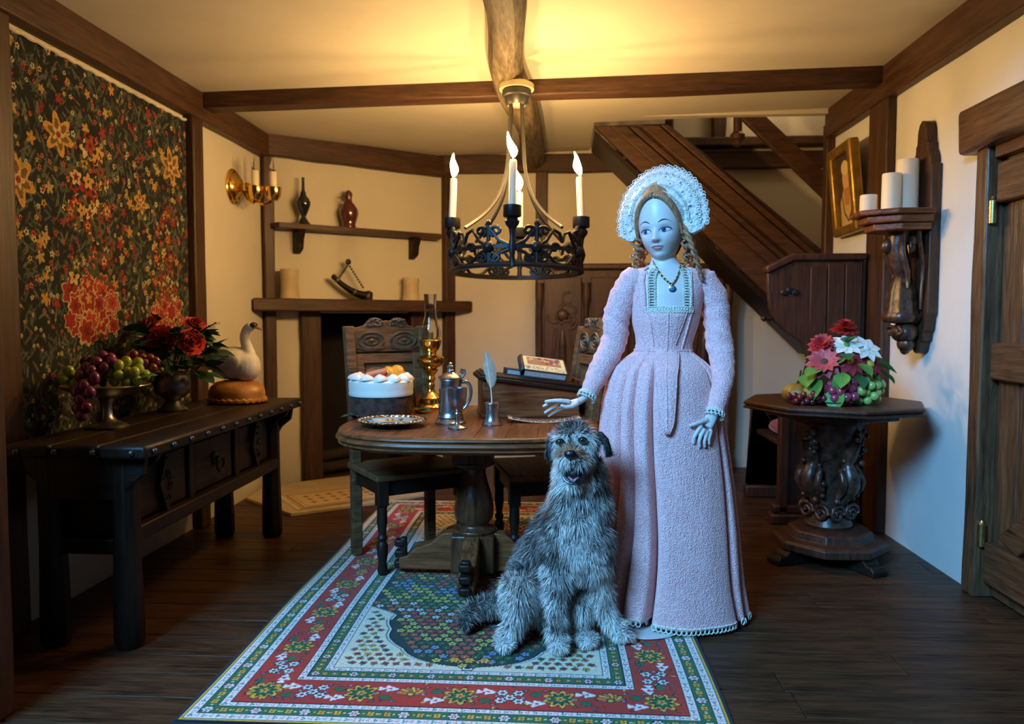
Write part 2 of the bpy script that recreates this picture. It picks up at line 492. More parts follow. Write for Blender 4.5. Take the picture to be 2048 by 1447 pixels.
# hand rail and turned knobs by the opening
rl = thing('stair_rail', 'dark slanting stair rail with newel knobs beneath the ceiling opening', 'railing', (0, 5.3, 0))
MB().prism([(1.19, 2.50), (1.36, 2.50), (1.76, 2.12), (1.76, 1.95)], 0.05).build('rail', 'beam_wood_x', rl, 30, 0.006)
for x, z in ((0.74, 2.36), (1.20, 2.36)):
    m = MB(); m.lathe([(0.0, -0.045), (0.035, -0.03), (0.03, 0), (0.05, 0.01), (0.05, 0.04), (0.03, 0.06), (0.03, 0.16)], 14, TR((x, 0.1, z)))
    m.build('newel_knob', 'beam_wood_z', rl)

# warm fill light added without a fixture, brightens the stairwell walls
point_light('stairwell_fill', (1.55, 5.62, 3.05), 7.0, (1.0, 0.72, 0.42), 0.15)
# the plank door
dr = bpy.data.objects.new('door_1', None); COL.objects.link(dr); dr.location = (XR, 2.7, 0)
struct(dr, 'heavy plank door with battens and brass hinges in the right wall')
for k in range(7):
    yy = 0.475 - k * 0.155
    rbox('plank', (0.055, yy, 0.92), (0.04, 0.150, 1.82), 'door_wood', dr, 0.006)
for z, h in ((1.70, 0.16), (0.985, 0.15), (0.155, 0.17)):
    rbox('batten', (0.020, 0.03, z), (0.05, 1.02, h), 'door_wood_y', dr, 0.008)
mb = MB().prism([(-0.47, 0.28), (-0.33, 0.24), (0.46, 0.88), (0.42, 0.93)], 0.03, TR((0.036, 0, 0), rz=PI / 2) @ Matrix.Scale(-1, 4, (1, 0, 0)))
mb.build('brace', 'door_wood_y', dr, 30, 0.006)
for z in (1.585, 0.265):
    m = MB(); m.lathe([(0.010, -0.05), (0.016, -0.045), (0.016, 0.045), (0.010, 0.05), (0.006, 0.062), (0, 0.066)], 12)
    for q in (-0.016, 0.016): m.lathe([(0.0175, q - 0.002), (0.0175, q + 0.002)], 12)
    m.build('hinge', 'brass_old', dr, loc=(-0.012, 0.545, z))
trim(wobble_box(XR - 0.035, XR + 0.085, 3.255, 3.345, 0, 1.90, 'z', seed=20, amp=0.006), 'door_wood', label='door post beside the white wall')
trim(wobble_box(XR - 0.075, XR + 0.085, 1.95, 3.43, 1.845, 2.03, 'y', seed=21, amp=0.012), 'door_wood_y', bevel=0.02, label='heavy lintel over the plank door')
rbox('trim_%d' % (TN[0] + 1), (XR + 0.02, 2.7, 1.825), (0.06, 1.1, 0.05), 'door_wood_y', None, 0.005)['kind'] = 'structure'
TN[0] += 1
# ================================================================ CHANDELIER
CX, CY = -0.217, 3.85
CHM = Matrix.Translation((CX, CY, 2.30)) @ Matrix.Rotation(R(-2.6), 4, 'X')
ch = thing('chandelier', 'black wrought iron ring chandelier with scrollwork hanging from the ceiling log', 'chandelier', (CX, CY, 2.30), rot=(R(-2.6), 0, 0))
ZR = -0.925           # underside of the ring below the hook
RR = 0.318
mb = MB()
for z0, z1, r in ((ZR, ZR + .022, RR),):
    mb.lathe([(r - .014, z0), (r + .012, z0), (r + .014, z0 + .01), (r + .006, z1), (r - .014, z1), (r - .014, z0)], 64)
mb.build('ring_band', 'iron', ch, 40)
mb = MB(); mb.lathe([(RR - .006, ZR + .085), (RR + .006, ZR + .085), (RR + .006, ZR + .102), (RR - .006, ZR + .102), (RR - .006, ZR + .085)], 64)
mb.build('ring_band', 'iron', ch, 40)
def cyl(s, z): return (RR * math.sin(s / RR), -RR * math.cos(s / RR), ZR + z * .80)
def spiral2(cx, cz, r0, turns, a0, dirn, n=22, r1=.006):
    return [(cx + (r0 + (r1 - r0) * k / n) * math.cos(a0 + dirn * turns * 2 * PI * k / n), cz + (r0 + (r1 - r0) * k / n) * math.sin(a0 + dirn * turns * 2 * PI * k / n)) for k in range(n + 1)]
def panel(s0, flip):
    m = MB(); L = RR * PI / 4
    def put_(pts, r):
        m.tube([cyl(s0 + flip * x, z) for x, z in pts], r, 6)
    put_(spiral2(.075, .205, .032, 1.3, -1.2, 1), .0085)
    put_(spiral2(.150, .205, .032, 1.3, PI + 1.2, -1), .0085)
    put_(spiral2(.078, .055, .030, 1.3, 1.2, -1), .0085)
    put_(spiral2(.148, .055, .030, 1.3, PI - 1.2, 1), .0085)
    put_([(.112, .02), (.112, .24)], .010)
    put_([(0, .115), (.06, .15), (.11, .23), (.125, .245)], .0085)
    put_([(0, .11), (.06, .08), (.10, .03)], .0085)
    put_([(.112, .115), (.16, .15), (.20, .22), (.235, .20), (.25, .15)], .0085)
    put_([(.112, .11), (.16, .08), (.21, .03), (.25, .02)], .0085)
    put_(spiral2(.205, .115, .028, 1.2, 0, 1), .008)
    m.sph(cyl(s0 + flip * .112, .115), (.028, .028, .028), 10, 7)
    m.sph(cyl(s0 + flip * .112, .25), (.012, .012, .016), 8, 6)
    return m
for q in range(4):
    for f in (-1, 1): panel(RR * q * PI / 2, f).build('scroll_panel', 'iron', ch, 60)
mbar = MB()
cupm = MB(); cupm.lathe([(0, .215), (.014, .215), (.018, .225), (.030, .24), (.034, .255), (.024, .268), (.018, .272), (.040, .275), (.042, .278), (.042, .325), (.028, .327), (.026, .315), (0, .315)], 22)
cupmesh = cupm.mesh('candle_cup', 40)
stm = MB(); stm.tube([(0, 0, 0), (0, 0, .05), (0, -.006, .09), (0, 0, .13), (0, 0, .17)], [.016, .011, .018, .011, .016], 10)
stmesh = stm.mesh('cup_stem')
CANDLES = []
for q in range(4):
    a = q * PI / 2
    x, y = RR * math.sin(a), -RR * math.cos(a)
    c_ = put('candle_cup', cupmesh, 'iron', ch, loc=(x, y, ZR - .05)); put('cup_stem', stmesh, 'iron', ch, loc=(x, y, ZR), rot=(0, 0, a))
    CANDLES.append((x, y))
for q in range(4):
    a = PI / 4 + q * PI / 2
    c, s = math.sin(a), -math.cos(a)
    pts = bez((RR * c, RR * s, ZR + .19), (.17 * c, .17 * s, ZR + .28), (.075 * c, .075 * s, ZR + .36), (.055 * c, .055 * s, ZR + .56), 14) + [(.038 * c, .038 * s, -.12), (.034 * c, .034 * s, -.07)]
    MB().tube(pts, .0085, 8).build('arm', 'iron_worn', ch)
MB().lathe([(0, -.10), (.045, -.10), (.055, -.085), (.062, -.06), (.07, -.055), (.072, -.03), (.06, -.02), (0, -.02)], 26).build('canopy', 'iron_worn', ch, 40)
MB().lathe([(0, -.024), (.085, -.024), (.085, 0.0), (.06, .014), (0, .014)], 26).build('ceiling_plate', 'wax_old', ch, 40)
# candles: separate things standing in the cups
names = ['white candle burning at the front of the chandelier ring', 'white candle burning at the right end of the chandelier ring', 'white candle burning at the back of the chandelier ring', 'white candle burning at the left end of the chandelier ring']
def flame_mesh(sd, lean):
    m = MB(); rings = []
    for k, (r, z) in enumerate([(.003, 0), (.012, .012), (.018, .030), (.019, .048), (.014, .068), (.008, .088), (.0045, .104), (.001, .116)]):
        rings.append([(r * math.cos(a) + lean * (z / .116) ** 1.6 + .004 * math.sin(z * 60 + sd), r * math.sin(a), z) for a in [2 * PI * j / 10 for j in range(10)]])
    m.loft(rings); return m
for q, (x, y) in enumerate(CANDLES):
    h = (.215, .205, .20, .205)[q]
    p = CHM @ Vector((x, y, ZR + .266))
    t = thing('taper_candle', names[q], 'candle', tuple(p), 0, 'candles on the chandelier', rot=(R(-2.6), R((1, -2.5, 0, 2)[q]), 0))
    MB().lathe([(.0175, 0), (.017, h - .012), (.014, h), (.006, h + .002), (0, h + .002)], 14).build('wax', 'wax', t, 40)
    MB().tube([(0, 0, h), (.001, 0, h + .016)], .002, 6).build('wick', 'black', t)
    flame_mesh(q * 2, (-.03, -.022, -.02, -.006)[q]).build('flame', 'flame', t, 180, loc=(0, 0, h + .009))
# ================================================================ WOVEN THINGS
def lin(r, g, b): return tuple(((c / 255) / 12.92 if c / 255 <= 0.04045 else ((c / 255 + 0.055) / 1.055) ** 2.4) for c in (r, g, b))
class Canvas:
    # a little weaver: colours on a regular grid of knots, sizes in metres
    def __init__(s, w, h, nx, ny, bg):
        s.w, s.h, s.nx, s.ny = w, h, nx, ny
        s.a = np.zeros((ny, nx, 3)); s.a[:] = bg
        s.X, s.Y = np.meshgrid(np.linspace(0, w, nx), np.linspace(0, h, ny))
    def win(s, x, y, r):
        i0 = max(0, int((x - r) / s.w * (s.nx - 1))); i1 = min(s.nx, int((x + r) / s.w * (s.nx - 1)) + 2)
        j0 = max(0, int((y - r) / s.h * (s.ny - 1))); j1 = min(s.ny, int((y + r) / s.h * (s.ny - 1)) + 2)
        return slice(j0, j1), slice(i0, i1)
    def fill(s, mask, c): s.a[mask] = c
    def disc(s, x, y, r, c, sq=1.0, rot=0):
        w = s.win(x, y, r * max(1, sq) * 1.2)
        X, Y = s.X[w] - x, s.Y[w] - y
        if rot: X, Y = X * math.cos(rot) + Y * math.sin(rot), -X * math.sin(rot) + Y * math.cos(rot)
        s.a[w][(X * X + (Y / sq) ** 2) < r * r] = c
    def star(s, x, y, r, n, c, inner=0.55, rot=0):
        w = s.win(x, y, r * 1.1)
        X, Y = s.X[w] - x, s.Y[w] - y
        a = np.arctan2(Y, X) + rot; d = np.hypot(X, Y)
        s.a[w][d < r * (inner + (1 - inner) * (0.5 + 0.5 * np.cos(n * a)))] = c
    def flower(s, x, y, r, c, core, n=5, rot=0, ring=None):
        if ring is not None: s.star(x, y, r * 1.25, n, ring, 0.75, rot)
        s.star(x, y, r, n, c, 0.6, rot); s.disc(x, y, r * 0.36, core)
    def leaf(s, x, y, L, ang, c, sq=0.35): s.disc(x + math.cos(ang) * L / 2, y + math.sin(ang) * L / 2, L / 2, c, sq, ang)
    def line(s, pts, r, c):
        for (a, b), (d, e) in zip(pts, pts[1:]):
            n = max(1, int(math.hypot(d - a, e - b) / (r * 0.9)))
            for k in range(n + 1): s.disc(a + (d - a) * k / n, b + (e - b) * k / n, r, c)
    def poly(s, pts, c):
        xs = [p[0] for p in pts]; ys = [p[1] for p in pts]
        w = s.win((min(xs) + max(xs)) / 2, (min(ys) + max(ys)) / 2, max(max(xs) - min(xs), max(ys) - min(ys)) / 2 + 0.01)
        X, Y = s.X[w], s.Y[w]; ins = np.zeros(X.shape, bool)
        for (x1, y1), (x2, y2) in zip(pts, pts[1:] + pts[:1]):
            if y1 == y2: continue
            ins ^= ((Y < y1) != (Y < y2)) & (X < (x2 - x1) * (Y - y1) / (y2 - y1) + x1)
        s.a[w][ins] = c
    def mesh(s, name, zfun, place):
        co = place(s.X, s.Y, zfun(s.X, s.Y)).reshape(-1, 3).astype(np.float32)
        nx, ny = s.nx, s.ny
        me = bpy.data.meshes.new(name)
        i, j = np.meshgrid(np.arange(nx - 1), np.arange(ny - 1)); b = (j * nx + i).ravel()
        q = np.stack([b, b + 1, b + nx + 1, b + nx], 1).astype(np.int32)
        me.vertices.add(len(co)); me.vertices.foreach_set('co', co.ravel())
        me.loops.add(q.size); me.loops.foreach_set('vertex_index', q.ravel())
        me.polygons.add(len(q)); me.polygons.foreach_set('loop_start', np.arange(0, q.size, 4, dtype=np.int32))
        me.update(calc_edges=True); me.validate()
        me.polygons.foreach_set('use_smooth', np.ones(len(q), bool))
        at = me.color_attributes.new('Col', 'FLOAT_COLOR', 'POINT')
        rgba = np.ones((len(co), 4), np.float32); rgba[:, :3] = s.a.reshape(-1, 3); at.data.foreach_set('color', rgba.ravel())
        return me
vcol('weave', 0.85, 420, 0.35, 0.15, sheen=0.15)

# ---- the big carpet
random.seed(11)
RW, RL = 1.595, 2.68
cv = Canvas(RW, RL, 520, 800, lin(20, 24, 34))
cream, navy, red, green, white = lin(214, 205, 178), lin(18, 22, 34), lin(172, 44, 26), lin(44, 98, 58), lin(216, 216, 212)
gold, pink, orange, teal, dgreen = lin(214, 170, 52), lin(214, 120, 110), lin(206, 104, 52), lin(60, 110, 120), lin(30, 62, 40)
E = np.minimum(np.minimum(cv.X, RW - cv.X), np.minimum(cv.Y, RL - cv.Y))
for d, c in ((0.010, gold), (0.016, navy), (0.020, white), (0.044, navy), (0.047, green), (0.089, navy), (0.092, white), (0.114, navy), (0.118, red),
             (0.262, navy), (0.266, white), (0.288, navy), (0.292, green), (0.330, navy), (0.333, white), (0.354, navy), (0.358, cream)):
    cv.fill(E > d, c)
def around(d, step, fn, off=0.0):
    # walk along a border line at distance d from the edge
    for (x0, y0, x1, y1, ang) in ((d, d, RW - d, d, 0), (d, RL - d, RW - d, RL - d, PI), (d, d, d, RL - d, -PI / 2), (RW - d, d, RW - d, RL - d, PI / 2)):
        L = math.hypot(x1 - x0, y1 - y0); n = max(1, round(L / step))
        for k in range(n):
            t = (k + off) / n
            fn(x0 + (x1 - x0) * t, y0 + (y1 - y0) * t, k, ang)
def tri(x, y, k, a):
    cv.star(x, y, 0.0088, 3, pink if k % 2 else dgreen, 0.35, a + PI * (k % 2)); cv.disc(x, y, 0.0028, white)
around(0.033, 0.021, tri); around(0.103, 0.021, tri); around(0.277, 0.020, tri); around(0.343, 0.019, tri)
def gb_(x, y, k, a):
    if k % 3 == 0: cv.flower(x, y, 0.0175, white, red, 6, 0, navy); cv.star(x, y, 0.010, 6, red, 0.5); cv.disc(x, y, .003, white)
    else:
        cv.flower(x, y, 0.0125, gold, red, 4, PI / 4, dgreen); cv.disc(x + math.cos(a) * .02, y + math.sin(a) * .02, 0.004, cream); cv.disc(x - math.cos(a) * .02, y - math.sin(a) * .02, 0.004, gold)
around(0.068, 0.048, gb_)
def gb2(x, y, k, a):
    if k % 4 == 0: cv.flower(x, y, 0.0145, white, red, 6, 0, navy); cv.star(x, y, 0.008, 6, red, 0.5)
    elif k % 2: cv.flower(x, y, 0.0095, gold, red, 4, PI / 4, navy)
    else: cv.star(x, y, 0.009, 3, orange, 0.4); cv.disc(x, y, 0.003, cream)
around(0.311, 0.031, gb2)
def main(x, y, k, a):
    m = k % 8
    tx, ty = math.cos(a), math.sin(a)
    def P(u, v): return (x + tx * u - ty * v, y + ty * u + tx * v)
    if m in (0, 4):
        cv.star(x, y, 0.060, 9, navy, 0.62, a); cv.star(x, y, 0.054, 9, gold, 0.62, a); cv.star(x, y, 0.042, 9, dgreen, 0.62, a); cv.star(x, y, 0.026, 7, green, 0.6, a); cv.star(x, y, 0.016, 5, gold, 0.5, a); cv.disc(x, y, 0.006, red)
    elif m == 2:
        for u, v in ((-.025, .028), (.025, .028), (-.028, -.02), (.028, -.022), (0, 0)):
            q = P(u, v); cv.flower(*q, 0.0175, white, orange, 6, 0, navy); cv.star(*q, 0.009, 6, dgreen, 0.4)
    elif m == 6:
        for j in range(7):
            an = a + PI / 2 + (j - 3) * 0.42; cv.leaf(x, y, 0.05, an, navy, 0.5); cv.leaf(x, y, 0.046, an, gold if j % 2 else orange, 0.40)
        cv.disc(x, y, 0.014, dgreen); cv.disc(x, y, 0.008, gold)
    else:
        s_ = 1 if m in (1, 5) else -1
        for u, v, r in ((-.02, .03 * s_, .013), (.0, .042 * s_, .012), (.02, .03 * s_, .013), (.004, .022 * s_, .010)):
            q = P(u, v); cv.star(*q, r, 3, white, 0.6, a)
        q = P(0, -.022 * s_); cv.leaf(q[0] - .018, q[1], 0.04, a, navy, 0.75); cv.leaf(q[0] - .016, q[1], 0.036, a, green, 0.7); cv.line([(q[0] - .012, q[1]), (q[0] + .014, q[1])], .0018, dgreen)
        for u, v in ((-.03, -.045), (.03, -.045), (.035, .005), (-.036, .0)):
            q = P(u, v * s_); cv.star(*q, 0.010, 4, navy, 0.4); cv.disc(*q, 0.004, lin(150, 165, 200))
        cv.line([P(-.05, -.03 * s_), P(-.02, -.05 * s_), P(.01, -.035 * s_), P(.045, -.05 * s_)], 0.002, dgreen)
around(0.190, 0.078, main)
for _ in range(900):
    x, y = random.uniform(.12, RW - .12), random.uniform(.12, RL - .12)
    e = min(x, RW - x, y, RL - y)
    if 0.126 < e < 0.255:
        j = int(y / RL * (cv.ny - 1)); i = int(x / RW * (cv.nx - 1))
        if np.allclose(cv.a[j, i], red):
            cv.leaf(x, y, 0.018, random.uniform(0, 6.3), random.choice((navy, dgreen, navy, gold)), 0.3)
# field: cream spandrels with sprigs, scalloped dark green medallion
mx, my = RW / 2, RL / 2
xs = np.abs(cv.X - mx); ys = np.abs(cv.Y - my)
tipy = 0.955
def half_width(ysv):
    t = np.clip(ysv / tipy, 0, 1)
    base = np.where(t < 0.45, 0.44, np.where(t < 0.55, 0.44 - (t - 0.45) * 1.3, 0.31))
    cap = 0.32 * np.sqrt(np.clip(1 - ((t - 0.60) / 0.40) ** 2, 0, 1))
    w = np.where(t > 0.60, cap, base)
    return w + 0.016 * np.abs(np.sin(ysv * 19)) - 0.008
hw = half_width(ys)
field = E > 0.358
cv.fill(field & (xs < hw + 0.022) & (ys < tipy + .03), lin(96, 110, 84))
cv.fill(field & (xs < hw + 0.016) & (ys < tipy + .022), white)
cv.fill(field & (xs < hw + 0.010) & (ys < tipy + .014), navy)
inside = field & (xs < hw) & (ys < tipy)
cv.fill(inside, lin(26, 50, 40))
rows = [orange, lin(190, 60, 50), lin(200, 190, 90), lin(196, 90, 60), green, lin(120, 150, 190), lin(214, 196, 90), lin(70, 120, 70), white]
n = int(RL / 0.034)
for jr in range(n):
    y = 0.36 + jr * 0.034
    for ir in range(-14, 15):
        x = mx + (ir + 0.5 * (jr % 2)) * 0.037
        if not (0 < y < RL and 0 < x < RW): continue
        j = int(y / RL * (cv.ny - 1)); i = int(x / RW * (cv.nx - 1))
        if E[j, i] < 0.37: continue
        d = abs(y - my)
        if inside[j, i] and xs[j, i] < hw[j, i] - .02:
            c = rows[int(d * 14 + abs(x - mx) * 5 + random.random() * 2.2) % len(rows)]
            cv.flower(x, y, 0.0165, c, navy, 5, random.random() * 6, lin(16, 30, 28))
            cv.disc(x, y, 0.003, gold)
            cv.leaf(x + .014, y + .012, .016, random.random() * 6, green, .4)
        elif E[j, i] > .375 and not (xs[j, i] < hw[j, i] + .04 and ys[j, i] < tipy + .045):
            c = random.choice((gold, red, orange, lin(60, 80, 60), lin(180, 60, 50)))
            cv.flower(x, y, 0.0115, c, navy, 4, random.random() * 6, lin(70, 80, 60))
            cv.leaf(x, y, 0.022, random.random() * 6, lin(60, 84, 60), 0.25)
# tip bouquet
for q in (-1, 1):
    yt = my + q * (tipy - .05)
    for u in (-.05, 0, .05): cv.flower(mx + u, yt, 0.020, gold, orange, 6, 0, navy)
wob = np.random.RandomState(4).normal(0, 0.12, (cv.ny, cv.nx, 1))
cv.a = np.clip(cv.a * (1 + wob), 0, 1)
def rug_z(X, Y): return 0.011 + 0.002 * np.sin(Y * 2.6 + X * 1.7) * np.sin(X * 2.1)
def rug_place(X, Y, Z): return np.stack([X - RW / 2 + 0.004 * np.sin(Y * 5), Y, Z], -1)
rug = thing('carpet', 'red and green oriental carpet with white guard stripes under the pedestal table', 'carpet', (-0.303, 2.075, 0))
put('pile', cv.mesh('pile', rug_z, rug_place), 'weave', rug)
mb = MB()
mb.box((0, RL / 2, 0.0045), (RW + 0.008, RL + 0.008, 0.006))
plain('rug_back', (0.02, 0.022, 0.03), 0.9)
mb.build('binding', 'rug_back', rug, 0)

# ---- hearth mat by the fireplace
hm = Canvas(0.60, 0.40, 150, 100, lin(196, 168, 120))
EE = np.minimum(np.minimum(hm.X, .60 - hm.X), np.minimum(hm.Y, .40 - hm.Y))
for d, c in ((.02, lin(120, 60, 40)), (.028, lin(206, 180, 132)), (.045, lin(160, 76, 48)), (.052, lin(210, 184, 136))): hm.fill(EE > d, c)
for jr in range(3):
    for ir in range(6):
        hm.star(.115 + ir * .075, .12 + jr * .08, .024, 4, lin(150, 84, 60) if (ir + jr) % 2 else lin(104, 84, 60), .45)
hmat = thing('hearth_mat', 'small cream fringed mat lying on the pale hearth stone before the fireplace', 'mat', (-1.40, 4.755, 0.0222), R(36))
put('pile', hm.mesh('pile', lambda X, Y: 0.011 + X * 0, lambda X, Y, Z: np.stack([X - .30, Y - .20, Z], -1)), 'weave', hmat)
MB().box((0, 0, 0.004), (0.606, 0.406, 0.008)).build('backing', 'wax_old', hmat, 0)
plain('fringe_cotton', (0.62, 0.54, 0.38), 0.9)
mb = MB()
for k in range(60):
    for sgn in (-1, 1):
        x = -.20 + k * .40 / 59
        mb.tube([(sgn * .298, x, .008), (sgn * .312, x + random.uniform(-.004, .004), .005), (sgn * .325, x + random.uniform(-.01, .01), .003)], [.003, .003, .002], 4)
o = mb.build('fringe', 'fringe_cotton', hmat); o['kind'] = 'stuff'

# ---- the tapestry: a generic flowery hanging
random.seed(21)
TW, TH = 1.35, 1.52
tp = Canvas(TW, TH, 400, 450, lin(24, 26, 22))
nz = np.random.RandomState(2)
for _ in range(3600):
    x, y = random.uniform(0, TW), random.uniform(0, TH)
    tp.leaf(x, y, random.uniform(.025, .06), random.uniform(0.4, 2.8), lin(*random.choice(((70, 76, 62), (84, 88, 74), (54, 62, 50), (98, 100, 82), (22, 24, 22)))), .22)
cols = [lin(150, 40, 32), lin(176, 60, 40), lin(196, 150, 60), lin(206, 184, 120), lin(200, 190, 150), lin(160, 110, 60), lin(190, 96, 60)]
for _ in range(750):
    x, y = random.uniform(0, TW), random.uniform(0, TH)
    lo = y < 0.55
    r = random.uniform(.006, .012) * (1.0 if lo else 1.35)
    c = random.choice(cols[3:5] * 3 + cols if lo else cols)
    tp.flower(x, y, r, c, lin(60, 40, 30), 5, random.random() * 6)
for _ in range(60):
    x, y = random.uniform(0, TW), random.uniform(.4, TH)
    tp.star(x, y, random.uniform(.018, .030), 5, random.choice((lin(150, 44, 34), lin(190, 140, 60), lin(180, 150, 90))), .5, random.random() * 6)
# large red and gold blossom motifs, gold outlined
def outline_poly(pts, c, oc, r=.007):
    tp.poly(pts, c); tp.line(pts + pts[:1], r, oc)
GOLD, REDD, CRM, OL = lin(196, 150, 70), lin(150, 36, 26), lin(202, 178, 120), lin(92, 84, 58)
def big_blossom(cx, z0, s):
    # a vase of flowers: wide red bowl with pale scrolls, a tall bunch above it
    def Q(l): return [(cx + a * s, z0 + b * s) for a, b in l]
    rr = random.Random(int(cx * 100))
    for k in range(42):
        a_ = rr.uniform(0, 2 * PI); d_ = math.sqrt(rr.random()); x, y = cx + .19 * d_ * math.cos(a_) * s, z0 + (.11 + .12 * d_ * math.sin(a_)) * s; r = rr.uniform(.035, .062) * s
        tp.star(x, y, r * 1.12, 6, CRM, .7, a_); tp.star(x, y, r, 6, REDD if k % 5 else lin(176, 60, 40), .7, a_); tp.star(x, y, r * .45, 5, rr.choice((REDD, GOLD, lin(110, 20, 16))), .5, a_)
    for k in range(46):
        t = rr.random() if k < 46 else 0; h = .22 + .60 * t - (0 if k < 46 else rr.uniform(.03, .22)); w = .155 * math.sin(PI * (.30 + .62 * t)) ** .9
        x, y = cx + rr.uniform(-w, w) * s, z0 + h * s; r = rr.uniform(.026, .046) * s * (1 if k < 46 else .7)
        c = rr.choice((REDD, REDD, GOLD, CRM, OL, lin(150, 70, 44)))
        tp.star(x, y, r * 1.2, 5, lin(30, 30, 24), .6, rr.random() * 6); tp.star(x, y, r, 5, c, .6, rr.random() * 6); tp.star(x, y, r * .55, 5, rr.choice((CRM, GOLD, REDD)), .5, 1); tp.disc(x, y, r * .2, lin(60, 30, 20))
    for k in range(26): tp.leaf(cx + rr.uniform(-.16, .16) * s, z0 + rr.uniform(.2, .8) * s, .06 * s, rr.uniform(0, 6.3), rr.choice((OL, lin(70, 74, 54))), .3)
big_blossom(0.50, 0.40, 1.0)
big_blossom(1.12, 0.40, 0.78)
for x, y, s in ((.42, .22, .09), (.56, .24, .07), (.30, 1.20, .09), (1.18, 1.24, .10), (.06, .98, .10), (.9, 1.02, .06)):
    tp.star(x, y, s, 6, GOLD, .55, .3); tp.star(x, y, s * .7, 6, lin(120, 84, 44), .5, .3); tp.star(x, y, s * .4, 5, CRM, .5); tp.disc(x, y, s * .14, REDD)
tp.a = np.clip(tp.a * .75 * (1 + nz.normal(0, .22, (tp.ny, tp.nx, 1))), 0, 1)
ts = thing('tapestry', 'dark woven tapestry of small flowers with large red and gold blossoms on wall', 'tapestry', (XL + 0.016, 2.702, 0.69))
put('cloth', tp.mesh('cloth', lambda X, Y: 0.006 * np.sin(X * 9) * np.sin(Y * 3 + 1), lambda X, Y, Z: np.stack([Z, X, Y], -1)), 'weave', ts)
mb = MB()
mb.tube([(0.004, k * TW / 60, TH + .003 * math.sin(k * 1.7)) for k in range(61)], .008, 6)
mb.build('braid_edge', 'fringe_cotton', ts)
# ================================================================ FURNITURE
# pale hearth stone (under the mat)
hp = [(-1.565, 4.345), (-1.115, 4.672), (-1.0, 4.775), (-0.86, 4.90), (-1.16, 5.72), (-1.99, 5.05), (-1.985, 4.715)]
hm_ = MB(); hm_.add([(a, b, 0.0) for a, b in hp] + [(a, b, .022) for a, b in hp], [tuple(range(7))[::-1], tuple(range(7, 14))] + [(i, (i + 1) % 7, (i + 1) % 7 + 7, i + 7) for i in range(7)])
struct(hm_.build('floor_hearth', 'wax_old', None, 0, 0.004), 'pale hearth stone before the fireplace')

# ---- oak sideboard
sb = thing('sideboard', 'long dark oak sideboard with nail-studded top beneath the tapestry', 'sideboard', (-1.64, 3.27, 0))
def SX(x): return x + 1.64
def SY(y): return y - 3.27
for k in range(3):
    w = (0.51) / 3
    rbox('top_board', (SX(-1.895 + w * (k + .5)), 0.0, 0.706), (w - .002, 1.58, 0.048), 'dark_oak_y', sb, 0.012)
stud = MB().sph((0, 0, 0), (0.011, 0.011, 0.011), 10, 6).mesh('stud')
for k in range(12): put('stud', stud, 'iron_worn', sb, loc=(SX(-1.383), -0.74 + k * 0.134, 0.706))
for k in range(4): put('stud', stud, 'iron_worn', sb, loc=(SX(-1.84 + k * 0.135), -0.792, 0.706))
legp = [(0.045, 0.0), (0.052, 0.02), (0.052, 0.10), (0.046, 0.34), (0.046, 0.68)]
for x, yy in ((-1.785, 2.575), (-1.515, 2.575), (-1.785, 3.955), (-1.525, 3.955)):
    MB().lathe(legp, 8, TR(rz=PI / 8)).build('leg', 'dark_oak_z', sb, 20, 0.004, (SX(x), SY(yy), 0))
rbox('front_board', (SX(-1.545), 0, 0.53), (0.03, 1.36, 0.30), 'dark_oak_y', sb)
rbox('back_board', (SX(-1.80), 0, 0.53), (0.03, 1.36, 0.30), 'dark_oak_y', sb)
rbox('bottom_board', (SX(-1.67), 0, 0.385), (0.24, 1.36, 0.02), 'dark_oak_y', sb)
rbox('stretcher', (SX(-1.505), 0, 0.395), (0.045, 1.40, 0.055), 'dark_oak_y', sb)
rbox('stretcher', (SX(-1.65), SY(2.575), 0.36), (0.24, 0.04, 0.055), 'dark_oak_x', sb)
rbox('end_panel', (SX(-1.65), SY(2.60), 0.53), (0.24, 0.02, 0.30), 'dark_oak_x', sb)
rbox('end_panel', (SX(-1.65), SY(3.95), 0.53), (0.24, 0.02, 0.30), 'dark_oak_x', sb)
mb = MB().prism([(-0.22, 0.68), (-0.21, 0.62), (-0.16, 0.58), (-0.13, 0.53), (0.13, 0.53), (0.16, 0.58), (0.21, 0.62), (0.22, 0.68)], 0.03)
mb.build('apron', 'dark_oak_x', sb, 30, 0.004, (0, SY(2.535), 0))
mb.build('apron', 'dark_oak_x', sb, 30, 0.004, (0, SY(3.985), 0))
for yy in (2.62, 3.92):
    MB().prism([(0, 0.68), (0, 0.56), (0.03, 0.57), (0.05, 0.62), (0.10, 0.65), (0.115, 0.68)], 0.03).build('corbel', 'dark_oak_z', sb, 30, 0.003, (SX(-1.53), SY(yy), 0))
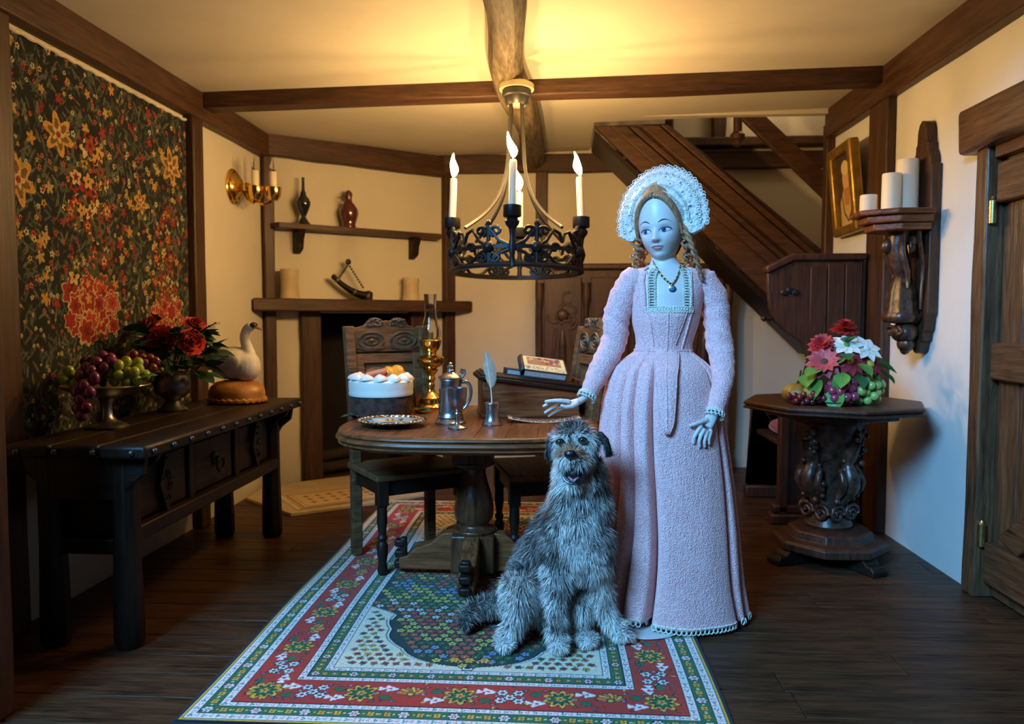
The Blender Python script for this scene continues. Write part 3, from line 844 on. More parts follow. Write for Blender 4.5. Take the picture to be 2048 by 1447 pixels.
for k, yc in enumerate((2.83, 3.27, 3.71)):
    dwr = rbox('drawer', (SX(-1.527), SY(yc), 0.535), (0.02, 0.36, 0.21), 'dark_oak_y', sb)
    if k == 1:
        m = MB().lathe([(0.03, 0), (0.028, 0.008), (0.012, 0.012), (0.012, 0.03), (0, 0.034)], 14, TR(ry=PI / 2))
        m.tube([(0.028, 0.032 * math.cos(a * PI / 10), -0.026 + 0.032 * math.sin(a * PI / 10)) for a in range(20)], 0.006, 6, closed=True)
        m.build('ring_pull', 'iron', dwr, loc=(0.01, 0, 0.01))
    else:
        d = MB(); hw, hh = 0.055, 0.125
        d.prism([(-hw, 0), (0, -hh), (hw, 0), (0, hh)], 0.022, TR((-0.0, 0, 0), rz=PI / 2) )
        random.seed(k)
        for _ in range(60):
            a, b = random.uniform(-1, 1), random.uniform(-1, 1)
            if abs(a) + abs(b) < 0.8: d.sph((0.002, a * hw, b * hh), 0.006, 6, 4)
        o = d.build('carved_diamond', 'dark_oak_z', dwr, loc=(0.030, 0, 0.0))
for yc in (3.05, 3.49): rbox('divider', (SX(-1.522), SY(yc), 0.535), (0.03, 0.05, 0.24), 'dark_oak_z', sb)

# ---- pedestal table
TBX, TBY, TBZ = -0.39, 3.455, 0.70
tb = thing('pedestal_table', 'dark rounded wooden table with moulded rim on a turned pedestal', 'table', (TBX, TBY, 0.0135)); tb.scale = (1, 1, (0.70 - 0.0135) / 0.70)
def sup(a, w, h, n=3.2):
    c, s = math.cos(a), math.sin(a)
    return (w * math.copysign(abs(c) ** (2 / n), c), h * math.copysign(abs(s) ** (2 / n), s))
def supy(x, w, h, n=3.2): return h * max(0.0, 1 - min(1, abs(x / w)) ** n) ** (1 / n)
NB = 9; WI = 0.545
for k in range(NB):
    xa = -WI + 2 * WI * k / NB + 0.0004; xb = -WI + 2 * WI * (k + 1) / NB - 0.0004
    xs_ = [xa + (xb - xa) * j / 6 for j in range(7)]
    pl_ = [(x, -supy(x, WI + .003, WI)) for x in xs_] + [(x, supy(x, WI + .003, WI)) for x in reversed(xs_)]
    MB().prism(pl_, 0.02, TR(rx=PI / 2)).build('board', 'table_wood_y', tb, 30, 0.0015, (0, 0, TBZ - 0.02))
rimprof = [(-0.022, -0.001), (0.0, 0.0), (0.010, -0.006), (0.012, -0.014), (0.004, -0.020), (0.018, -0.024), (0.022, -0.034), (0.012, -0.042), (0.006, -0.048), (0.012, -0.054), (0.0, -0.066), (-0.03, -0.066)]
mb = MB(); rings = []
for a in range(97):
    an = 2 * PI * a / 96
    rings.append([(*sup(an, WI + .006 + p[0], WI + .006 + p[0]), TBZ - 0.001 + p[1]) for p in rimprof][::-1])
mb.loft(rings, cap=False)
mb.build('rim', 'table_wood_x', tb, 50)
rbox('under_frame', (0, 0, 0.628), (0.80, 0.14, 0.05), 'dark_oak_x', tb)
mb = MB().prism([(-0.40, 0.625), (-0.36, 0.60), (-0.28, 0.595), (-0.22, 0.56), (0.22, 0.56), (0.28, 0.595), (0.36, 0.60), (0.40, 0.625)], 0.06, TR((0, -0.03, 0)))
mb.build('bearer', 'dark_oak_x', tb, 30, 0.004)
px_, py_ = 0.01, -0.075
col = thing_part = MB()
col.box((px_, py_, 0.575), (0.17, 0.17, 0.11))
col.lathe([(0.085, 0.525), (0.095, 0.515), (0.088, 0.505), (0.055, 0.49), (0.052, 0.47), (0.06, 0.43), (0.078, 0.37), (0.090, 0.31), (0.086, 0.265), (0.065, 0.235), (0.07, 0.225), (0.098, 0.215), (0.098, 0.20), (0.075, 0.195)], 28, TR((px_, py_, 0)))
col.build('pedestal', 'table_wood_z', tb, 40, 0.004)
MB().box((px_, py_, 0.115), (0.19, 0.19, 0.17)).build('pedestal_block', 'table_wood_z', tb, 30, 0.008)
for k in range(4):
    f = MB().prism([(0.08, 0.025), (0.08, 0.20), (0.14, 0.195), (0.19, 0.15), (0.26, 0.125), (0.30, 0.085), (0.335, 0.08), (0.335, 0.025)], 0.07, TR((0, -0.035, 0)))
    ft = f.build('foot', 'table_wood_x', tb, 30, 0.006, (px_, py_, 0), (0, 0, k * PI / 2))
    g = MB()
    for z, d in ((0.042, 0.06), (0.09, 0.05), (0.14, 0.05)): g.box((0.325 + d * .2, 0, z), (0.045, 0.05, 0.034))
    g.box((0.32, 0, 0.09), (0.03, 0.04, 0.15))
    g.build('scroll_toe', 'dark_oak_z', ft, 30, 0.008)

# ---- two carved chairs
def oval(mb, cx, cz, y, w, h, r):
    mb.tube([(cx + w * math.cos(a), y, cz + h * math.sin(a)) for a in [2 * PI * k / 20 for k in range(20)]], r, 6, closed=True)
def make_chair(label, loc, rz):
    t = thing('carved_chair', label, 'chair', loc, rz, 'carved chairs at the pedestal table')
    mb = MB().box((0, 0, 0), (0.46, 0.40, 0.03)); mb.build('seat', 'chair_wood', t, 30, 0.008, (0, 0, 0.435))
    for s in (-1, 1):
        rbox('seat_rail', (s * 0.19, 0, 0.385), (0.025, 0.34, 0.07), 'dark_oak_y', t)
        rbox('seat_rail', (0, s * 0.165, 0.385), (0.36, 0.025, 0.07), 'dark_oak_x', t)
        m = MB().box((s * .195, -.17, .365), (.05, .05, .11)).lathe([(0.02, 0.0), (0.024, 0.02), (0.018, 0.05), (0.024, 0.09), (0.026, 0.13), (0.016, 0.15), (0.024, 0.165), (0.016, 0.18), (0.024, 0.24), (0.022, 0.31)], 14, TR((s * .195, -.17, 0)))
        m.build('leg', 'dark_oak_z', t, 40, 0.003)
        MB().loft([[(s * .195 + a, .17 + b + off, z) for a, b in ((-.025, -.022), (.025, -.022), (.025, .022), (-.025, .022))] for z, off in ((0, .0), (.42, .0), (.75, .03), (1.09, .085), (1.105, .088))]).build('leg', 'chair_wood', t, 30, 0.006)
    def yb(z): return .17 + max(0, (z - .42)) * 0.127
    mb = MB().box((0, yb(1.04) - .0, 1.035), (0.36, 0.028, 0.115)); cr = mb.build('top_rail', 'chair_wood', t, 30, 0.004)
    for s in (-1, 1):
        g = MB(); y0 = yb(1.04) - .016
        oval(g, s * .085, 1.035, y0, .066, .040, .006); oval(g, s * .085, 1.035, y0, .040, .020, .005); g.sph((s * .085, y0, 1.035), (.014, .008, .009), 10, 6)
        g.tube([(s * .02, y0, 1.0), (s * .085, y0, .985), (s * .165, y0, 1.0)], .005, 5)
        g.build('carving', 'carved_pale', cr)
    pr = []
    for k in range(25):
        u = -0.18 + 0.36 * k / 24
        b = 0.052 * (1 - (abs(abs(u) - .06) / .062) ** 2) if abs(abs(u) - .06) < .062 else 0
        pr.append((u, 1.095 + max(0.004, b, .038 * max(0, 1 - abs(u) / .17))))
    crest = MB().prism([(-.18, 1.085), (.18, 1.085)] + pr[::-1], .03, TR((0, yb(1.1) - .015, 0))); c2 = crest.build('crest', 'chair_wood', t, 40, 0.003)
    random.seed(5); g = MB()
    for s in (-1, 1):
        for k in range(14): g.sph((s * .06 + random.uniform(-.035, .035), yb(1.1) - .017, 1.115 + random.uniform(-.012, .022)), (random.uniform(.005, .011), .006, random.uniform(.004, .009)), 7, 5)
        g.tube([(s * .06 + .045 * math.cos(a), yb(1.1) - .016, 1.105 + .036 * math.sin(a)) for a in [PI * k / 10 for k in range(11)]], .004, 5)
    g.build('carving', 'carved_pale', c2)
    tilt = math.atan(.127)
    rbox('panel', (0, yb(.76) + .006, .76), (.36, .014, .42), 'chair_wood', t, .003).rotation_euler = (-tilt, 0, 0)
    for s in (-1, 1): rbox('panel_stile', (s * .155, yb(.76) - .005, .76), (.05, .024, .42), 'chair_wood', t, .003).rotation_euler = (-tilt, 0, 0)
    rbox('panel_rail', (0, yb(.95) - .003, .945), (.28, .026, .045), 'chair_wood', t, .003).rotation_euler = (-tilt, 0, 0)
    rbox('panel_rail', (0, yb(.58) - .003, .575), (.28, .026, .06), 'chair_wood', t, .003).rotation_euler = (-tilt, 0, 0)
    return t
make_chair('carved oak chair with scrolled crest behind the cake, facing the camera', (-0.725, 3.60, 0.0135), R(34.4))
make_chair('carved oak chair partly hidden behind the doll and the dog', (-0.085, 3.62, 0.0135), R(-75.5))

# ---- carved cupboard under the stairs
cb = thing('carved_cupboard', 'dark carved wooden cupboard standing under the stairs behind the doll', 'cupboard', (0.545, 5.885, 0))
rbox('body', (0, 0.0, 0.76), (1.44, 0.15, 1.52), 'settle_wood', cb)
rbox('cornice', (0, -0.02, 1.54), (1.48, 0.19, 0.045), 'settle_wood', cb, 0.012)
rbox('plinth', (0, -0.02, 0.04), (1.48, 0.19, 0.08), 'settle_wood', cb, 0.01)
for k in range(5):
    x = -0.70 + k * 0.35
    MB().lathe([(0.03, 0.09), (0.03, 0.16), (0.018, 0.20), (0.028, 0.6), (0.02, 1.22), (0.032, 1.30), (0.032, 1.42)], 12).build('pilaster', 'carved_dark', cb, 40, 0, (x, -0.085, 0))
for k in range(4):
    x = -0.525 + k * 0.35
    d = rbox('panel', (x, -0.083, 0.78), (0.28, 0.02, 1.36), 'settle_wood', cb)
    g = MB(); rr = random.Random(k)
    for j in range(9):
        a0 = rr.uniform(0, 6); cx, cz = rr.uniform(-.06, .06), rr.uniform(.28, .52)
        g.tube([(cx + (.07 - .006 * q) * math.cos(a0 + q * .5), -.014, cz + (.06 - .005 * q) * math.sin(a0 + q * .5)) for q in range(9)], [.012 - .001 * q for q in range(9)], 6)
    g.sph((0, -.012, .40), (.05, .03, .045), 12, 8); g.sph((0, -.012, .1), (.03, .02, .2), 12, 8)
    for s in (-1, 1): g.tube([(s * .07, -.012, -.55), (s * .085, -.012, 0), (s * .05, -.012, .3)], .010, 6)
    g.build('carving', 'carved_dark', d)

# ---- high-sided settle in the corner
se = thing('settle', 'high wooden settle with planked winged side in the corner behind the octagonal table', 'settle', (1.45, 4.75, 0))
prof = [(1.205, 0.0), (1.205, 0.035), (1.235, 0.055), (1.235, 0.60), (1.225, 0.66), (1.30, 0.72), (1.36, 0.82), (1.385, 0.92), (1.36, 1.01), (1.28, 1.07), (1.20, 1.14), (1.168, 1.22), (1.155, 1.32), (1.152, 1.41), (1.295, 1.475), (1.688, 1.475), (1.688, 0.0)]
sp = [(a - 1.45, b) for a, b in prof]
MB().prism(sp, 0.045, TR((0, -0.36, 0))).build('side_panel', 'settle_wood', se, 30, 0.006)
MB().prism([(max(-.20, p[0] + .06), min(p[1], 0.62)) if p[1] > .62 else p for p in sp if p[1] < .7] + [(.238, .62)], 0.045, TR((0, 0.28, 0))).build('side_panel', 'settle_wood', se, 30, 0.006)
MB().prism([(-.302, 1.405), (-.155, 1.475), (.238, 1.475), (.238, 1.515), (-.165, 1.515), (-.312, 1.442)], 0.085, TR((0, -0.38, 0))).build('cap_moulding', 'settle_wood', se, 30, 0.010)
for k in range(3): rbox('plank', (-0.02 + k * .095, -0.364, 1.19 if k else 1.24), (0.088, 0.012, 0.54 if k else .40), 'settle_wood', se, 0.003)
rbox('front_post', (-0.195, -0.37, 0.36), (0.05, 0.05, 0.60), 'settle_wood', se)
MB().box((-0.03, -0.36, 0.03), (0.47, 0.10, 0.06)).box((-0.03, -0.36, 0.085), (0.44, 0.07, 0.05)).build('foot_moulding', 'settle_wood', se, 30, 0.012)
rbox('foot_moulding', (-0.03, 0.29, 0.04), (0.44, 0.08, 0.08), 'settle_wood', se, 0.012)
rbox('seat', (0.02, -0.02, 0.43), (0.40, 0.60, 0.03), 'settle_wood', se)
rbox('back_panel', (0.215, -0.02, 0.78), (0.03, 0.60, 1.38), 'settle_wood', se)
g = MB().lathe([(0.0, 0), (.012, .004), (.014, .02), (.010, .035), (.018, .05), (0, .07)], 12, TR((-.262, -.35, 1.155), ry=-PI / 2)); g.build('knob', 'dark_oak_x', se)
g = MB()
for s in (0, 1, 2): g.sph((-.205 + s * .03, -.367, 1.30 + (.012 if s == 1 else 0)), (.022, .006, .018), 10, 6)
g.build('pierced_motif', 'black', se)
cush = plain('red_cloth', (0.22, 0.03, 0.035), 0.9, sheen=0.3)
MB().sph((0, 0, 0), (0.15, 0.24, 0.055), 20, 12).build('seat_cushion', 'red_cloth', None, loc=(1.43, 4.74, 0.495))
tag(bpy.data.objects['seat_cushion'], 'red cushion lying on the settle seat', 'cushion')

# ---- octagonal side table
ot = thing('octagonal_table', 'octagonal dark wood side table on a carved figural column beside white wall', 'side table', (1.30, 3.75, 0))
def octa(rz, prof, seg=8): return MB().lathe(prof, seg, TR(rz=rz))
octa(0, [(0.40, 0.725), (0.415, 0.728), (0.422, 0.735), (0.405, 0.742), (0.418, 0.748), (0.418, 0.758), (0.408, 0.765), (0, 0.765)]).build('top', 'settle_wood', ot, 20, 0.002)
octa(0, [(0.30, 0.695), (0.31, 0.70), (0.31, 0.725), (0.2, 0.725)]).build('under_top', 'settle_wood', ot, 20, 0.003)
c = MB(); c.lathe([(0.10, 0.15), (0.11, 0.17), (0.085, 0.22), (0.085, 0.30), (0.075, 0.42), (0.085, 0.48), (0.13, 0.57), (0.15, 0.60), (0.16, 0.66), (0.22, 0.69), (0.23, 0.70)], 28)
cl = c.build('column', 'carved_wood', ot, 40, 0, (0, 0.02, 0))
random.seed(8)
for q in range(4):
    a = q * PI / 2 + 0.5
    g = MB(); M0 = TR((0, 0, 0), rz=a)
    spir = [(.095 + .0 * k, (.045 - .0022 * k) * math.cos(k * .6), .235 + (.045 - .0022 * k) * math.sin(k * .6)) for k in range(18)]
    for s in (-1, 1): g.tube([(p[0], p[1] + s * .045, p[2]) for p in spir], .011, 6, M0)
    g.tube([(.09, 0, .30), (.11, 0, .335), (.125, .0, .375), (.128, 0, .41), (.115, 0, .45), (.105, 0, .475), (.115, 0, .51), (.13, 0, .54), (.16, 0, .585)], [.02, .034, .044, .042, .034, .028, .034, .032, .018], 12, M0)
    g.tube([(.10, -.05, .32), (.13, -.058, .36), (.14, -.06, .39), (.13, -.058, .42), (.11, -.05, .45)], [.012, .017, .018, .016, .012], 10, M0)
    g.tube([(.10, .05, .32), (.13, .058, .36), (.14, .06, .39), (.13, .058, .42), (.11, .05, .45)], [.012, .017, .018, .016, .012], 10, M0)
    for k in range(26):
        g.sph(M0 @ Vector((random.uniform(.10, .125) + .06 * max(0, (k - 13) / 13), random.uniform(-.07, .07), .30 + k * .0135)), random.uniform(.010, .018), 7, 5)
    g.build('carved_figure', 'carved_wood', cl, 180)
octa(PI / 8, [(0.26, 0.065), (0.265, 0.07), (0.265, 0.10), (0.25, 0.11), (0.20, 0.115), (0.19, 0.15), (0.18, 0.155), (0, 0.155)]).build('plinth', 'settle_wood', ot, 20, 0.004)
for k in range(4):
    f = MB().prism([(0.10, 0.0), (0.10, 0.066), (0.26, 0.066), (0.28, 0.045), (0.31, 0.045), (0.325, 0.025), (0.325, 0)], 0.085, TR((0, -0.042, 0)))
    f.build('foot', 'dark_oak_x', ot, 30, 0.006, (0, 0.02, 0), (0, 0, k * PI / 2 + R(24)))

# ---- carved wall bracket
br = thing('wall_bracket', 'carved wooden wall bracket shelf with bell-shaped figure on the white wall', 'wall bracket', (XR, 3.80, 0))
half = [(0.0, 2.085), (0.028, 2.075), (0.045, 2.04), (0.050, 1.98), (0.062, 1.975), (0.062, 1.94), (0.075, 1.93), (0.088, 1.90), (0.09, 1.87), (0.108, 1.87), (0.108, 1.18), (0.095, 1.16), (0.085, 1.10), (0.07, 1.09), (0.062, 1.05), (0.045, 1.045), (0.03, 1.00), (0, 0.99)]
pol = [(b, z) for b, z in half] + [(-b, z) for b, z in half[::-1]]
MB().prism(pol, 0.05, TR(rz=PI / 2) ).build('backboard', 'beam_wood_z', br, 30, 0.006, (0, 0, 0))
def hoct(r, z0, z1, d): 
    p = [(0.0, -r), (-d * .55, -r), (-d, -r * .45), (-d, r * .45), (-d * .55, r), (0.0, r)]
    m = MB(); n = 6
    m.add([(a - .05, b, z0) for a, b in p] + [(a - .05, b, z1) for a, b in p], [tuple(range(n)), tuple(range(2 * n - 1, n - 1, -1))] + [(i, i + n, (i + 1) % n + n, (i + 1) % n) for i in range(n)])
    return m
for r, z0, z1, d in ((.17, 1.635, 1.66, .30), (.15, 1.60, 1.635, .265), (.13, 1.565, 1.60, .235)): hoct(r, z0, z1, d).build('shelf_tier', 'table_wood_x', br, 30, 0.007)
g = MB()
g.lathe([(0.02, 1.13), (0.075, 1.14), (0.085, 1.165), (0.075, 1.18), (0.07, 1.20), (0.062, 1.28), (0.045, 1.34), (0.03, 1.37)], 24, TR((-.12, 0, 0)), fn=lambda a, z: 1 + .10 * math.cos(9 * a))
g.tube([(-.11, 0, 1.34), (-.14, 0, 1.42), (-.15, 0, 1.50), (-.13, 0, 1.57)], [.035, .05, .045, .06], 10)
g.sph((-.195, 0, 1.50), (.03, .028, .036), 12, 9)
fg = g.build('carved_figure', 'carved_wood', br, 70)
for s in (-1, 1):
    g = MB()
    g.tube([(-.10, s * (.055 + .030 * math.cos(k * .55) * (1 - k / 22)), 1.50 + .045 * math.sin(k * .55) * (1 - k / 22)) for k in range(16)], .012, 6)
    g.tube([(-.15, s * .06, 1.55), (-.16, s * .085, 1.46), (-.13, s * .08, 1.37), (-.12, s * .06, 1.30)], [.012, .016, .013, .008], 7)
    g.tube([(-.09, s * .09, 1.56), (-.07, s * .095, 1.40), (-.06, s * .06, 1.20)], [.012, .010, .008], 7)
    g.build('carved_wing', 'carved_wood', fg, 180)
g = MB()
g.sph((-.105, 0, 1.09), (.06, .07, .05), 16, 10); g.sph((-.095, 0, 1.035), (.04, .045, .04), 14, 9)
for s in (-1, 1):
    g.tube([(-.145 - .01 * math.sin(k), s * (.045 + (.028 - .0015 * k) * math.cos(k * .6)), 1.095 + (.028 - .0015 * k) * math.sin(k * .6)) for k in range(15)], .008, 6)
g.sph((-.10, 0, 1.005), (.022, .022, .022), 10, 7)
g.build('scroll_drop', 'carved_wood', br, 180)

# ---- mantel shelf and little wall shelf
mt = thing('mantel_shelf', 'thick hewn wooden mantel shelf over the dark fireplace', 'mantel', tuple(FA), FANG)
mm = MB(); N = 20; top = []; bot = []
P4 = [(-0.125, -0.17), (1.59, -0.17), (1.415, -0.003), (0.003, -0.003)]
mm.add([(a, b, 1.203) for a, b in P4] + [(a, b, 1.290) for a, b in P4], [(3, 2, 1, 0), (4, 5, 6, 7), (0, 1, 5, 4), (1, 2, 6, 5), (2, 3, 7, 6), (3, 0, 4, 7)])
mm.build('beam', 'beam_wood_x', mt, 30, 0.010)
sh = thing('wall_shelf', 'narrow wooden wall shelf on two small brackets above the mantel', 'shelf', tuple(FA), FANG)
MB().add([(.03, -.002, 1.76), (1.37, -.002, 1.76), (1.33, -.14, 1.76), (.07, -.14, 1.76), (.03, -.002, 1.797), (1.37, -.002, 1.797), (1.33, -.14, 1.797), (.07, -.14, 1.797)], [(0, 1, 2, 3), (7, 6, 5, 4), (0, 4, 5, 1), (1, 5, 6, 2), (2, 6, 7, 3), (3, 7, 4, 0)]).build('board', 'beam_wood_x', sh, 30, 0.004)
for u in (0.24, 1.14):
    MB().prism([(0, 1.76), (-.115, 1.76), (-.10, 1.72), (-.085, 1.70), (-.075, 1.64), (-.05, 1.62), (0, 1.60)], .05, TR((u + .025, 0, 0), rz=PI / 2) @ TR((0, 0, 0))).build('bracket', 'dark_oak_z', sh, 30, 0.004)
# ================================================================ THINGS ON WALLS, SHELVES AND TABLES
def berry_mat(n, c, r=.22, s=.25): return plain(n, c, r, spec=.6, sss=s, coat=.3)
berry_mat('grape_purple', (.16, .015, .075)); berry_mat('grape_green', (.34, .42, .06)); berry_mat('grape_dark', (.02, .008, .014)); berry_mat('grape_red', (.17, .022, .022)); berry_mat('grape_pale', (.38, .50, .13)); berry_mat('grape_rose', (.36, .05, .09))
plain('leaf_dark', (.022, .075, .026), .4, spec=.5, mottle=.5); plain('leaf_green', (.10, .30, .05), .45, spec=.4, mottle=.35); plain('leaf_mid', (.03, .14, .05), .45, mottle=.4)
plain('rose_red', (.52, .012, .012), .6, mottle=.35, mscale=30, sheen=.2); plain('petal_red', (.42, .015, .02), .55, mottle=.4, mscale=40); plain('petal_wine', (.38, .02, .035), .55, mottle=.3, mscale=30); plain('petal_coral', (.50, .07, .08), .55, mottle=.3, mscale=30)
plain('petal_white', (.75, .74, .66), .6); plain('yellow_core', (.62, .46, .06), .7, mottle=.3, mscale=90); plain('brown_core', (.06, .03, .02), .8)
grape = MB().sph((0, 0, 0), (.0215, .0215, .023), 14, 9).mesh('grape')
def bunch(label, loc, mat, pts, s=1.0, group=None, n='grape_bunch'):
    t = thing(n, label, 'grapes', loc, 0, group)
    for p in pts:
        o = put('grape', grape, None, t, loc=p, rot=(random.uniform(-.5, .5), random.uniform(-.5, .5), 0)); o.scale = (s, s, s * random.uniform(1, 1.15))
        if not grape.materials: grape.materials.append(MAT['grape_green'])
        o.material_slots[0].link = 'OBJECT'; o.material_slots[0].material = MAT[mat]
    MB().tube([Vector(pts[0]), Vector(pts[0]) * .5 + Vector(pts[-1]) * .5, pts[-1]], .004, 6).build('stem', 'leaf_mid', t)
    return t
def heap(n, rx, ry, rz, seed, spacing=.036):
    rnd = random.Random(seed); out = []; tries = 0
    while len(out) < n and tries < 6000:
        tries += 1
        a, b, c = rnd.uniform(-1, 1), rnd.uniform(-1, 1), rnd.uniform(-1, 1)
        if a * a + b * b + c * c > 1: continue
        p = (a * rx, b * ry, c * rz)
        if all((p[0] - q[0]) ** 2 + (p[1] - q[1]) ** 2 + (p[2] - q[2]) ** 2 > spacing ** 2 for q in out): out.append(p)
    return out
def leaf_mesh(name, L, W, lobes=0, curl=.25, fold=.15):
    m = MB(); n = 8; rows = []
    for i in range(n + 1):
        t = i / n
        w = W * math.sin(PI * min(1, t * 1.02 + .02)) ** .8 * (1 + (.28 * math.cos(t * lobes * 2 * PI) if lobes else 0))
        row = []
        for j in range(-2, 3):
            u = j / 2
            row.append((u * w, t * L, -curl * L * t * t + fold * abs(u) * w))
        rows.append(row)
    m.loft(rows, closed=False); return m.mesh(name, 180)
LEAF = leaf_mesh('leaf', .09, .028); LEAF2 = leaf_mesh('leaf', .11, .045, 0, .15, .25); HOLLY = leaf_mesh('leaf', .085, .026, 3.0, .1, .25); PET = leaf_mesh('petal', .06, .016, 0, .12, .2)
for m_ in (LEAF,): pass
def solo(mesh, name, mat, parent, loc, rot, s=1.0):
    o = bpy.data.objects.new(name, mesh); COL.objects.link(o); o.parent = parent; o.location = loc; o.rotation_euler = rot
    o.scale = (s, s, s) if not hasattr(s, '__len__') else s
    if not mesh.materials: mesh.materials.append(MAT[mat])
    o.material_slots[0].link = 'OBJECT'; o.material_slots[0].material = MAT[mat]
    return o

# ---- sideboard: compote with grapes
SBZ = 0.7302
cpx, cpy = -1.775, 2.90
cp = thing('compote', 'pewter footed fruit dish at the near end of the sideboard', 'fruit dish', (cpx, cpy, SBZ))
MB().lathe([(.078, 0), (.080, .006), (.070, .014), (.062, .016), (.040, .026), (.024, .045), (.020, .075), (.024, .10), (.030, .115), (.026, .12)], 30).build('foot', 'old_pewter', cp, 40)
MB().lathe([(.02, .118), (.06, .122), (.11, .135), (.148, .155), (.162, .166), (.160, .170), (.145, .160), (.10, .142), (.04, .13), (0, .128)], 36).build('bowl', 'old_pewter', cp, 60)
random.seed(31)
zb = SBZ + .19
bunch('purple-pink grapes spilling over the front rim of the pewter dish', (cpx + .02, cpy - .075, zb + .02), 'grape_purple',
      [(-.07, 0, .005), (-.035, -.02, .03), (0, -.01, .05), (.0, -.045, .02), (.035, -.02, .03), (.055, 0, .05), (-.04, -.05, 0), (.02, -.06, -.005), (-.005, -.085, -.03), (-.03, -.09, -.05), (.02, -.09, -.055), (-.01, -.10, -.085), (.015, -.105, -.11), (-.02, -.10, -.115), (-.005, -.105, -.14), (.0, .03, .07), (.03, .03, .06)], 1.0, 'grapes on the pewter dish')
bunch('yellow-green grapes at the right of the pewter dish', (cpx + .105, cpy - .03, zb + .03), 'grape_green', heap(22, .075, .06, .045, 3), .9, 'grapes on the pewter dish')
bunch('few yellow-green grapes at the left rim of the pewter dish', (cpx - .095, cpy - .045, zb + .012), 'grape_green', heap(9, .05, .04, .03, 4), .9, 'grapes on the pewter dish')
bunch('small dusky red grapes heaped at the back right of the pewter dish', (cpx + .075, cpy + .075, zb + .05), 'grape_red', heap(24, .095, .05, .045, 5, .030), .8, 'grapes on the pewter dish')
bunch('black grapes at the back left of the pewter dish', (cpx - .08, cpy + .06, zb + .025), 'grape_dark', heap(20, .07, .06, .045, 6), .95, 'grapes on the pewter dish')
for k, (dx, dy, a) in enumerate(((.03, -.09, 2.4), (.15, -.04, -1.2))):
    tag(solo(LEAF2, 'vine_leaf', 'leaf_green', None, (cpx + dx, cpy + dy, zb + .005), (.3, .2, a), .7), ('small green vine leaf under the purple grapes', 'small green vine leaf at the right rim of the pewter dish')[k], 'leaf', 'vine leaves on the fruit dish')

# ---- sideboard: urn with roses
vx, vy = -1.795, 3.455
ur = thing('urn_vase', 'squat pewter urn holding the red roses on the sideboard', 'vase', (vx, vy, SBZ))
MB().lathe([(.066, 0), (.068, .006), (.055, .014), (.040, .030), (.030, .045), (.034, .052), (.060, .065), (.078, .09), (.082, .12), (.074, .15), (.066, .165), (.072, .178), (.070, .18), (.060, .165), (.03, .16), (0, .16)], 32).build('body', 'old_pewter', ur, 40)
def rose(label, loc, r, aim, n='rose'):
    t = thing(n, label, 'rose', loc, 0, 'red roses in the urn', rot=Vector(aim).to_track_quat('Z', 'Y').to_euler())
    lay = [(3, .30, 1.42, .95), (4, .52, 1.15, .90), (5, .78, .85, .82), (6, 1.0, .50, .68)]
    for li, (n_, rr, tilt, hh) in enumerate(lay):
        m = MB(); rows = []
        for i in range(6):
            tt = i / 5
            rows.append([(math.sin(u * 1.15) * r * rr * (.30 + .75 * tt), (1 - math.cos(u * 1.15)) * -r * rr * .6 + r * rr * (.10 + (.70 * tt * math.cos(tilt) * 1.3 + .12 * tt ** 4)), r * hh * (tt * math.sin(tilt) * (1 - .18 * u * u * tt) + .02)) for u in (-1, -.6, -.2, .2, .6, 1)])
        m.loft(rows, closed=False); me = m.mesh('petal', 180)
        for k in range(n_): 
            o = solo(me, 'petal', 'rose_red', t, (0, 0, -r * .25), (0, 0, 2 * PI * k / n_ + li * .6))
    MB().sph((0, 0, r * .2), (r * .24, r * .24, r * .42), 12, 8).build('bud', 'rose_red', t)
    return t
rose('largest red rose at the front centre of the bouquet', (vx + .0, vy - .10, 1.06), .066, (.12, -1, .45))
rose('red rose at the right of the bouquet beside the swan', (vx + .125, vy - .06, 1.05), .058, (.75, -.75, .35))
rose('red rose at the upper back of the bouquet', (vx + .10, vy + .03, 1.13), .050, (.5, -.3, .9))
rose('red rose half hidden at the left of the bouquet', (vx - .09, vy - .02, 1.125), .055, (-.5, -.7, .7))
fo = thing('rose_foliage', 'dark glossy leaves and sprigs around the red roses', 'foliage', (vx, vy, SBZ + .15))
rnd = random.Random(9)
for k in range(130):
    a = rnd.uniform(0, 2 * PI); el = rnd.uniform(-.3, 1.2); d = rnd.uniform(.08, .19)
    p = (max(-.165, math.cos(a) * d * math.cos(el) * 1.15), math.sin(a) * d * math.cos(el), .03 + d * 1.0 * math.sin(el) + rnd.uniform(0, .08))
    if p[0] < -.10: a = rnd.uniform(-1.2, 1.2)
    solo(LEAF, 'leaf', rnd.choice(('leaf_dark', 'leaf_dark', 'leaf_dark', 'leaf_mid')), fo, p, (rnd.uniform(-.3, .9), rnd.uniform(-.6, .6), a - PI / 2), rnd.uniform(.7, 1.2))
for k in range(9):
    a = -2.4 + k * .5; L = rnd.uniform(.17, .24)
    e = (max(-.17, math.cos(a) * L), math.sin(a) * L * .9, rnd.uniform(.10, .28))
    MB().tube([(0, 0, 0), (e[0] * .5, e[1] * .5, e[2] * .8), e], .0035, 5).build('stem', 'leaf_dark', fo)
    for j in range(10):
        q = (e[0] * (.45 + j * .055), e[1] * (.45 + j * .055), e[2] * (.72 + j * .03))
        solo(LEAF, 'leaf', 'leaf_dark', fo, q, (.3, 0, a - PI / 2 + (.8 if j % 2 else -.8)), (.35, .55, .5))

